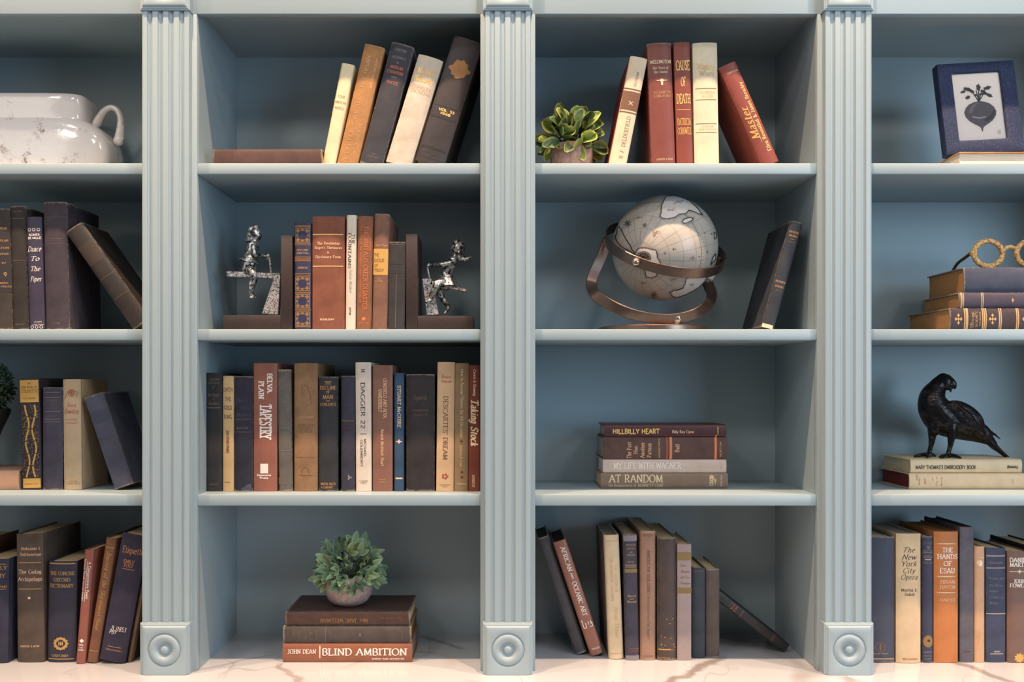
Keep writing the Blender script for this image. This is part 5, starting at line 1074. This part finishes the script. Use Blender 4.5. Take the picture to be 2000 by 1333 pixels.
fa = np.stack([ii*NU+jj, (ii+1)*NU+jj, (ii+1)*NU+j2, ii*NU+j2], -1).reshape(-1, 4)
me = bpy.data.meshes.new('sphere'); nv = len(D); nf = len(fa)
me.vertices.add(nv); me.vertices.foreach_set('co', (D*Rg).astype('f4').ravel()); me.loops.add(nf*4); me.polygons.add(nf)
me.loops.foreach_set('vertex_index', fa.astype('i4').ravel()); me.polygons.foreach_set('loop_start', np.arange(0, nf*4, 4, dtype='i4')); me.update(calc_edges=True)
ca = me.color_attributes.new('print', 'FLOAT_COLOR', 'POINT'); ca.data.foreach_set('color', np.concatenate([np.clip(colr, 0, 1), np.ones((nv, 1))], 1).astype('f4').ravel())
me.shade_smooth()
q = N('globe_print'); at = q.n('ShaderNodeAttribute', attribute_name='print'); q.base(at.outputs[0]); q.set(Roughness=.34, Specular_IOR_Level=.45)
go = obj('sphere', me, q.m, gt); go.location = gl0
def band(path, wdir, wid, th_, closed=False):
    """flat metal strip along path: wdir(i) gives the width direction, thickness along the outward normal"""
    bm = bmesh.new(); rings = []; n = len(path)
    for i, p in enumerate(path):
        a = path[(i-1) % n] if closed or i else path[i]; b = path[(i+1) % n] if closed or i < n-1 else path[i]
        t = (b-a).normalized(); w_ = wdir(i, p, t); w_ = (w_-t*w_.dot(t)).normalized(); nn = t.cross(w_).normalized(); e = th_*.35
        hw, ht = wid/2, th_/2
        rings.append([p+w_*x+nn*y for x, y in ((-hw+e, -ht), (hw-e, -ht), (hw, -ht+e), (hw, ht-e), (hw-e, ht), (-hw+e, ht), (-hw, ht-e), (-hw, -ht+e))])
    if closed: rings.append(rings[0])
    loft(bm, rings, cap=not closed)
    if closed: bmesh.ops.remove_doubles(bm, verts=bm.verts, dist=1e-6)
    return bm
tilt = Matrix.Rotation(R(10.6), 3, 'Y') @ Matrix.Rotation(R(29), 3, 'X')
Rr = 118*k
ringp = [gl0+tilt @ Vector((Rr*math.cos(a), Rr*math.sin(a), 0)) for a in (2*math.pi*i/96 for i in range(96))]
rn_ = tilt @ Vector((0, 0, 1))
obj('meridian_ring', band(ringp, lambda i, p, t: rn_, 20.5*k, .0026, True), BRZ, gt, smooth=35)
pd = tilt @ Vector((0, -1, 0))
ap = None
best = min(ringp, key=lambda p: abs((P(1242, 520, 0)-cam0).normalized().cross((p+org-cam0).normalized()).length))
od = (best-gl0).normalized()
bm = bmesh.new(); ball(bm, best+od*.0035, (.0095, .0095, .0095), u=24, v=16); obj('axis_knob', bm, m_bronze('polished_bronze', (206, 184, 164), .16), gt, smooth=90)
bm = bmesh.new(); tube(bm, [gl0+od*(Rg*.98), best], .003, 10); obj('axis_pin', bm, BRZD, gt, smooth=60)
def L3(px, py, y): return P(px, py, y)-org
up_ = [L3(1187, 470, yg-.005), L3(1176, 500, yg-.015), L3(1160, 535, yg-.025), L3(1155, 556, yg-.035), L3(1164, 577, yg-.055), L3(1192, 596, yg-.080), L3(1232, 613, yg-.098), L3(1280, 622.5, yg-.104), L3(1322, 622.5, yg-.100), L3(1360, 612, yg-.084), L3(1382, 596, yg-.060), L3(1390, 577, yg-.035), L3(1385, 560, yg-.015), L3(1382, 548, yg-.005), L3(1392, 528, yg), L3(1401, 508, yg)]
path = catmull(up_, 6)
ctr = L3(1275, 500, yg-.03)
obj('cradle_arm', band(path, lambda i, p, t: t.cross(Vector((0, 1, 0))).normalized()*(1 if t.cross(Vector((0, 1, 0))).z > 0 or True else -1)+Vector((0, -.55*abs(t.x)*(1 if t.cross(Vector((0, 1, 0))).z > 0 else -1), 0)), 21*k, .0034), m_bronze('cradle_bronze', (124, 104, 96)), gt, smooth=40)
for (px, py) in ((1183, 468), (1405, 506)):
    bm = bmesh.new(); ball(bm, L3(px, py, yg), (.006, .006, .006)); obj('pivot_screw', bm, BRZD, gt, smooth=90)
yb = yg; kb = kk(yb); bz = CZ+(VPY-633.5)*kk(.032)-Z2-.0002
bm = bmesh.new(); r0 = 106*kb; lathe(bm, [(p.x, p.z) for p in [Vector((r0-.004, 0, 0)), Vector((r0, 0, .0015)), Vector((r0, 0, bz-.002)), Vector((r0-.002, 0, bz)), Vector((r0*.5, 0, bz+.001)), Vector((.018, 0, bz+.002)), Vector((.001, 0, bz+.002))]], n=64)
obj('base_disc', bm, BRZ, gt, smooth=35)
pa = L3(1324, 626, yg-.098); 
bm = bmesh.new(); tube(bm, [(pa.x-.004, pa.y+.012, bz-.001), (pa.x-.002, pa.y+.006, pa.z-.004), tuple(pa+Vector((0, .001, .004)))], [.012, .009, .008], 16); obj('stand_post', bm, m_bronze('polished_bronze_b', (206, 190, 176), .15), gt, smooth=60)

# ------------------------------------------------------------------ two wooden bookends with silver seesaw children
def m_wood():
    q = N('dark_walnut'); v = q.co(scale=(1, 1, 1)); vv = q.co(scale=(3, 3, 40)); n1 = q.noise(q.co(scale=(6, 40, 40)), 9, 4, .6)
    q.base(q.mix(n1, rgb(36, 27, 26), rgb(68, 49, 45))); q.set(Roughness=.45); q.bump(n1, .15, .0008); return q.m
WOOD = m_wood()
def m_silver(name, dark, light, sc, lo, hi, rough=.25, met=.8):
    q = N(name); v = q.co(); n1 = q.noise(v, sc, 5, .65)
    m = q.ramp(n1, [(lo, (0, 0, 0)), (hi, (1, 1, 1))])
    q.base(q.mix(m, rgb(*dark), rgb(*light))); q.set(Metallic=met, Roughness=rough)
    q.bump(n1, .5, .002); return q.m
SILF = m_silver('antique_silver', (58, 56, 56), (226, 222, 218), 130, .42, .60, .22, .72)
SILP = m_silver('hammered_silver', (40, 36, 38), (236, 224, 222), 330, .38, .56, .34, .45)
yb0 = .045
def bookend(label, x0, x1, xv0, xv1, pyv, pyb):
    k = kk(yb0); z0 = Z2+.0002; e = thing('bookend', label, 'bookend', (CX+((x0+x1)/2-VPX)*k, yb0, z0))
    o = Vector(e.location); X = lambda p: CX+(p-VPX)*k-o.x
    Zp = lambda p: CZ+(VPY-p)*k-z0
    boxo('wooden_base', (X(x0 if xv0 > x0 else xv1)+.0001, 0, 0), (X(xv0 if xv0 > x0 else x1)-.0001, .105, Zp(pyb)), WOOD, e, .001)
    boxo('wooden_upright', (X(xv0), .0, 0 if xv0 < x0 or xv1 > x1 else 0), (X(xv1), .105, Zp(pyv)), WOOD, e, .001)
    return e, o
CH = 1.0
def chain(bm, o, pts, n=10, s=4, flat=1.0):
    """pts: (px, py, y, radius in px)"""
    q = [(P(a, b, c)-o) for a, b, c, r in pts]; rr_ = [r*kk(c)*CH for a, b, c, r in pts]
    if len(q) > 2:
        pp = catmull(q, s); rad = []
        for i in range(len(rr_)-1):
            for t in range(s): rad.append(rr_[i]+(rr_[i+1]-rr_[i])*t/s)
        rad.append(rr_[-1])
    else: pp, rad = q, rr_
    tube(bm, pp, rad, n, flat)
def hand(bm, o, px, py, y, d, r=.9):
    """small fist round the handle: palm, four curled fingers and a thumb"""
    chain(bm, o, [(px-d*3, py-.5, y, 2.3), (px, py, y, 2.6)])
    for i in range(4):
        dy = -2.1+1.4*i; chain(bm, o, [(px, py+dy, y-.003, r), (px+d*2.6, py+dy-.3, y-.0035, r), (px+d*3.2, py+dy+.4, y+.001, r*.85)], 7, 3)
    chain(bm, o, [(px-d*1.5, py-1.6, y-.003, r), (px+d*.8, py-3, y-.004, r*.9)], 7)
def plank(name, e, o, pts, y0, y1, mat):
    q0 = [P(a, b, (y0+y1)/2)-o for a, b in pts]; bm = bmesh.new()
    loft(bm, [[(p.x, y0-o.y, p.z) for p in q0], [(p.x, y1-o.y, p.z) for p in q0]])
    bmesh.ops.bevel(bm, geom=list(bm.edges), offset=.0008, segments=1, affect='EDGES'); obj(name, bm, mat, e, smooth=30)
ym = .092
# left: child sitting on the plank facing right, holding the handle
e, o = bookend('left wooden bookend with silver child seated on a seesaw facing right', 435.5, 571, 548.5, 571, 459.5, 616)
plank('seesaw_plank', e, o, [(444.5, 530.8), (549, 535), (549.5, 546), (444.5, 541)], ym-.0085, ym+.0085, SILP)
plank('seesaw_support', e, o, [(536, 545), (549, 546), (545, 616), (513, 614)], ym-.0085, ym+.0085, SILP)
bm = bmesh.new(); chain(bm, o, [(529.5, 535, ym, 2.2), (528.5, 520, ym, 2.4), (526.5, 503, ym, 2.4)]); obj('handle', bm, SILP, e, smooth=60)
CH = 1.18
bm = bmesh.new()
hc = P(498, 456, ym)-o; k = kk(ym)*1.1
ball(bm, hc, (10.6*k, 11.2*k, 12.6*k)); ball(bm, hc+Vector((5*k, -1.5*k, -4*k)), (7.2*k, 8.2*k, 7.6*k))
ball(bm, hc+Vector((11*k, -1.5*k, -1.6*k)), (2.0*k, 1.7*k, 2.0*k)); ball(bm, hc+Vector((9.8*k, -1.5*k, -6.4*k)), (1.7*k, 2.6*k, 1.0*k)); ball(bm, hc+Vector((8*k, -1.5*k, -10*k)), (2.8*k, 3*k, 2*k))
for dy in (-6.0, 3.0): ball(bm, hc+Vector((8.2*k, dy*k, 1.6*k)), (1.6*k, 1.8*k, 1.3*k))
ball(bm, hc+Vector((-1.5*k, -10.6*k, -1.5*k)), (1.6*k, 1.4*k, 2.6*k))
chain(bm, o, [(498, 465, ym, 4.6), (496.5, 474, ym, 4.6), (495, 480, ym, 7.5)])
chain(bm, o, [(494.5, 480, ym, 9.5), (491.5, 490, ym, 10), (489, 501, ym, 9.2), (487, 515, ym, 12), (486, 526, ym, 12.5)], 14)
for yy, hx in ((ym-.018, 0), (ym+.014, 3)):
    chain(bm, o, [(495+hx*.5, 481, yy+(.004 if hx == 0 else -.004), 4.4), (496.5+hx, 491, yy, 4.2), (500+hx, 498.5, yy-.001, 3.5), (512+hx, 500, (yy+ym)/2, 2.9), (522, 501, ym-.004 if hx == 0 else ym+.003, 2.5)])
    chain(bm, o, [(487, 525, yy*.5+ym*.5, 8), (491+hx, 530.5, yy, 6.6), (495.5+hx, 537, yy-.003, 5.8), (494.5+hx, 545, yy-.003, 4.7), (491.5+hx, 556, yy-.003, 4.9), (489+hx, 568, yy-.003, 3.0), (489.5+hx, 575, yy-.003, 3.1), (493+hx, 579.5, yy-.007, 2.9)])
    for i in range(4): chain(bm, o, [(489.5+hx+i*2.2, 578.5, yy-.007, 1.2), (488.5+hx+i*2.6, 582.2-abs(i-1.5)*.4, yy-.012, 1.0)], 6)
hand(bm, o, 523, 499.5, ym-.003, 1); hand(bm, o, 524, 505.5, ym+.003, 1)
obj('child_figure', fuse(bm, .00085, 2, .4), SILF, e)
bm = bmesh.new()
for sx, sy, sz, r in ((-3.5, 0, 4, 10.5), (-5.5, 0, -3, 9.8), (-7.5, -2, -9, 7.0), (1.5, 0, 8.5, 7.6), (-1, -8, -3, 4.6), (-1, 8, -3, 4.6)): ball(bm, hc+Vector((sx*k, sy*k, sz*k)), r*k*1.02)
chain(bm, o, [(489, 466, ym, 6.5), (483, 470, ym-.002, 4.6), (478, 469.5, ym-.002, 1.6)]); chain(bm, o, [(490, 469, ym+.006, 4), (482, 472.5, ym+.006, 2.6)])
for i in range(7): chain(bm, o, [(502-i*1.5, 446+i*.4, ym-.011+.003*i, 1.2), (494-i*1.2, 448+i, ym-.012+.0036*i, 1.2), (486, 456+i*1.4, ym-.010+.003*i, 1.2)], 6, 3)
obj('hair', fuse(bm, .0009, 2, .4), SILF, e)
bm = bmesh.new(); rings = []
for t in range(7):
    tt = t/6; ring = []
    for i in range(36):
        a = 2*math.pi*i/36; r = (10+7.5*tt)*k*(1+.07*tt*math.sin(a*6)); ring.append(P(489-tt*3.5, 497+tt*15, ym)-o+Vector((r*math.cos(a), r*.95*math.sin(a), -.004*tt*math.cos(a)+.0012*tt*math.sin(a*5))))
    rings.append(ring)
loft(bm, rings, cap=True); obj('skirt', bm, SILF, e, smooth=60)
CH = 1.0
# right: child leaning back, facing left, ponytail flying
e, o = bookend('right wooden bookend with silver child leaning back on a seesaw facing left', 793, 924, 793, 815.5, 457.5, 617)
plank('seesaw_plank', e, o, [(842, 549), (912, 566), (911.5, 571.5), (841, 557)], ym-.0085, ym+.0085, SILP)
plank('seesaw_support', e, o, [(825, 545), (843, 545), (857.5, 616), (834, 617)], ym-.0085, ym+.0085, SILP)
bm = bmesh.new(); chain(bm, o, [(839, 549, ym, 2.6), (837, 535, ym, 2.4), (834.5, 521, ym, 2.2)]); obj('handle', bm, SILP, e, smooth=60)
CH = 1.18
bm = bmesh.new(); hc = P(893, 484, ym)-o; k = kk(ym)*1.1
ball(bm, hc, (9.6*k, 10*k, 12.2*k), Matrix.Rotation(R(14), 3, 'Y')); ball(bm, hc+Vector((-4*k, -1*k, -4*k)), (6.8*k, 7.4*k, 7.2*k))
ball(bm, hc+Vector((-10.3*k, -1*k, -1*k)), (1.9*k, 1.6*k, 1.8*k)); ball(bm, hc+Vector((-9.2*k, -1*k, -5.8*k)), (1.6*k, 2.4*k, 1.0*k)); ball(bm, hc+Vector((-7.2*k, -1*k, -9.2*k)), (2.6*k, 2.8*k, 2*k))
for dy in (-5.4, 3.2): ball(bm, hc+Vector((-7.8*k, dy*k, 1.8*k)), (1.5*k, 1.7*k, 1.2*k))
chain(bm, o, [(891, 493, ym, 4.3), (889, 503, ym, 4.4), (887, 508, ym, 6.5)])
chain(bm, o, [(885, 510, ym, 8.4), (879, 520, ym, 9.6), (872.5, 534, ym, 9.2), (869, 546, ym, 11.2), (869, 555, ym, 12)], 14)
for yy, s_ in ((ym-.017, 0), (ym+.014, 1)):
    chain(bm, o, [(887, 511.5, yy+(.003 if s_ == 0 else -.003), 4.4), (876, 514.5, yy, 4.2), (863, 517, yy, 4.0), (850, 518.5, (yy+ym)/2, 3.4), (839, 519, ym-.003 if s_ == 0 else ym+.003, 2.7)])
chain(bm, o, [(868, 553, ym-.008, 8.4), (860, 552.5, ym-.016, 7.6), (853, 557, ym-.020, 6.8), (848, 567, ym-.020, 5.6), (844, 577, ym-.019, 5.2), (840.5, 585, ym-.019, 4.0), (837.5, 590, ym-.021, 3.6), (834, 590.5, ym-.023, 2.8)])
for i in range(4): chain(bm, o, [(835-i*.3, 588+i*1.6, ym-.022, 1.3), (831.5+i*1.2, 588.5+i*2.1, ym-.024, 1.1)], 6)
chain(bm, o, [(868, 558, ym+.006, 8), (862, 565, ym+.010, 6.8), (859, 573, ym+.012, 6), (864, 583, ym+.012, 5.2), (870, 591, ym+.012, 4.8), (875, 599, ym+.012, 3.3), (874.5, 604, ym+.010, 3.0), (870, 610, ym+.004, 2.5), (867.5, 613, ym+.002, 1.9)])
hand(bm, o, 837, 517.5, ym-.003, -1); hand(bm, o, 836.5, 523, ym+.003, -1)
obj('child_figure', fuse(bm, .00085, 2, .4), SILF, e)
bm = bmesh.new()
for sx, sy, sz, r in ((4, 0, 3.5, 9.4), (5.5, 0, -3, 8.4), (0, 0, 8, 7.4), (3, -7, -3, 4.6), (3, 7, -3, 4.6)): ball(bm, hc+Vector((sx*k, sy*k, sz*k)), r*k*1.02)
chain(bm, o, [(899, 494, ym, 5.5), (902, 503, ym, 5.2), (908, 507.5, ym-.002, 4.2), (915, 505, ym-.003, 2.6), (920, 502, ym-.003, 1.0)]); chain(bm, o, [(897, 494, ym-.008, 3.6), (897, 506, ym-.008, 3.0), (904, 511, ym-.006, 1.6)])
for i in range(7): chain(bm, o, [(888+i*1.2, 474+i*.4, ym-.010+.003*i, 1.1), (895+i, 476+i, ym-.011+.0034*i, 1.1), (901, 486+i*1.5, ym-.010+.003*i, 1.1)], 6, 3)
obj('hair', fuse(bm, .0009, 2, .4), SILF, e)
bm = bmesh.new(); rings = []
A0 = P(874, 536, ym)-o
for t in range(7):
    tt = t/6; ring = []; cc = P(874-tt*3, 536+tt*21, ym)-o
    for i in range(40):
        a = 2*math.pi*i/40; r = (9.4+9.5*tt)*k*(1+.09*tt*math.sin(a*6+1)); ring.append(cc+Vector((r*1.12*math.cos(a), r*math.sin(a), .010*tt*(-math.cos(a))*.5+.0014*tt*math.sin(a*5))))
    rings.append(ring)
loft(bm, rings, cap=True); obj('skirt', bm, SILF, e, smooth=60)

# ------------------------------------------------------------------ bronze crow on the two cream books
q = N('crow_bronze'); v = q.co(); fe = q.n('ShaderNodeTexVoronoi', i_Scale=95); mp = q.co(scale=(1, 1, 2.2)); q.l(mp, fe.inputs['Vector'])
n1 = q.noise(v, 45, 4, .6); q.base(q.mix(q.ramp(n1, [(.55, (0, 0, 0)), (.78, (1, 1, 1))]), rgb(34, 30, 31), rgb(104, 84, 76))); q.set(Roughness=.28, Metallic=.6)
q.bump(q.mix(.5, fe.outputs[0], n1), .45, .002); CROW = q.m
yc = .165; k = kk(yc); base = P(1830, 890, yc); base.z = ZBIRD+.0003
ct_ = thing('crow_figurine', 'black bronze crow figurine looking back over its shoulder on cream books', 'figurine', base); o = Vector(base)
dz = (P(1830, 891.5, yc)-base).z        # image feet line to the book top
def Bp(px, py, dy=0): return P(px, py, yc)-o+Vector((0, dy, -dz))
def bch(bm, pts, n=16, s=5, flat=1.0):
    qd = [Bp(a, b, c) for a, b, c, r in pts]; pp = catmull(qd, s) if len(qd) > 2 else qd; rad = []
    if len(qd) > 2:
        for i in range(len(pts)-1):
            for t in range(s): rad.append((pts[i][3]+(pts[i+1][3]-pts[i][3])*t/s)*k)
        rad.append(pts[-1][3]*k)
    else: rad = [p[3]*k for p in pts]
    tube(bm, pp, rad, n, flat)
bm = bmesh.new()
bch(bm, [(1842, 741, 0, 13), (1831, 755, 0, 17), (1822, 774, 0, 25), (1825, 795, 0, 31), (1840, 814, 0, 35), (1864, 826, 0, 31), (1888, 836, 0, 25), (1910, 846, 0, 18.5), (1930, 858, 0, 11), (1940, 866, 0, 7)], 24, 6, 1.0)
ball(bm, Bp(1844, 746, -.002), (17*k, 16*k, 16.5*k)); ball(bm, Bp(1851, 751, -.006), (10*k, 11*k, 11*k))
bch(bm, [(1854, 745, -.008, 8), (1858.5, 749, -.011, 5.2), (1859.5, 756, -.013, 3.0), (1859, 759.5, -.014, 1.2)], 12); bch(bm, [(1848, 755, -.010, 6), (1850.5, 760, -.013, 3.4), (1851, 765, -.014, 1.4)], 12)
for dy_ in (-.0165,): ball(bm, Bp(1847, 741, dy_+.001), (3.6*k, 2.4*k, 3.6*k)); 
for a, b, c, r in ((1820, 838, -.012, 13), (1848, 838, -.022, 14)): ball(bm, Bp(a, b-6, c), (r*k, r*.9*k, 19*k))
def leg(x, xa, dy, toes):
    bch(bm, [(x, 838, dy, 10), (x-1, 853, dy, 7.2), ((x+xa)/2, 868, dy, 4.8), (xa, 880, dy, 4.2), (xa-1, 888, dy, 4.8)], 12)
    for tx, ty, td in toes: bch(bm, [(xa, 887, dy, 4.2), ((xa+tx)/2, (884.5+ty)/2+.5, dy+td*.5, 3.6), (tx, ty+1.2, dy+td, 2.4)], 10)
leg(1820, 1814, -.004, ((1780, 889.2, -.012), (1790, 889.5, .012), (1796, 889.5, -.032), (1830, 889.5, .012)))
leg(1848, 1842, -.026, ((1855, 889.5, -.022), (1818, 889.5, -.022), (1826, 889.5, .004), (1862, 889.5, .006)))
bch(bm, [(1925, 853, 0, 12), (1940, 868, 0, 10), (1952, 880, 0, 8.6), (1962, 889, 0, 6.4)], 16, 5, .5)
obj('body', fuse(bm, .0013, 3), CROW, ct_)
for sy in (-1, 1):
    bm = bmesh.new(); M = Matrix.Rotation(R(33), 3, 'Y')
    ball(bm, Bp(1872, 812, sy*.026), (44*k, 11*k, 24*k), M, 28, 16); ball(bm, Bp(1900, 836, sy*.022), (34*k, 8*k, 15*k), M, 24, 14)
    for i in range(6): bch(bm, [(1868+i*4, 806+i*5.5, sy*(.036-.001*i), 4.2), (1892+i*3, 828+i*4.6, sy*(.034-.0012*i), 4.4), (1914+i*1.2, 846+i*3.2, sy*(.026-.001*i), 2.6)], 10, 4, .6)
    for i in range(4): bch(bm, [(1852+i*5, 790+i*3, sy*(.033), 5), (1862+i*5, 798+i*4, sy*.0375, 4.6), (1872+i*5, 806+i*5, sy*.036, 3)], 10, 4, .6)
    bch(bm, [(1908, 832, sy*.018, 6), (1930, 843, sy*.012, 4.6), (1949, 848 if sy > 0 else 856, sy*.008, 2)], 10, 4, .5)
    obj('wing', fuse(bm, .0013, 2), CROW, ct_)
for i in range(4):
    bm = bmesh.new(); dy = -.011+.0074*i
    bch(bm, [(1926, 858+i*.6, dy*.6, 6), (1945, 875, dy, 5.4), (1958+i*2, 887, dy*1.2, 4.6), (1963+i*1.4, 890.2, dy*1.2, 2)], 12, 4, .45); obj('tail_feather', bm, CROW, ct_, smooth=80)
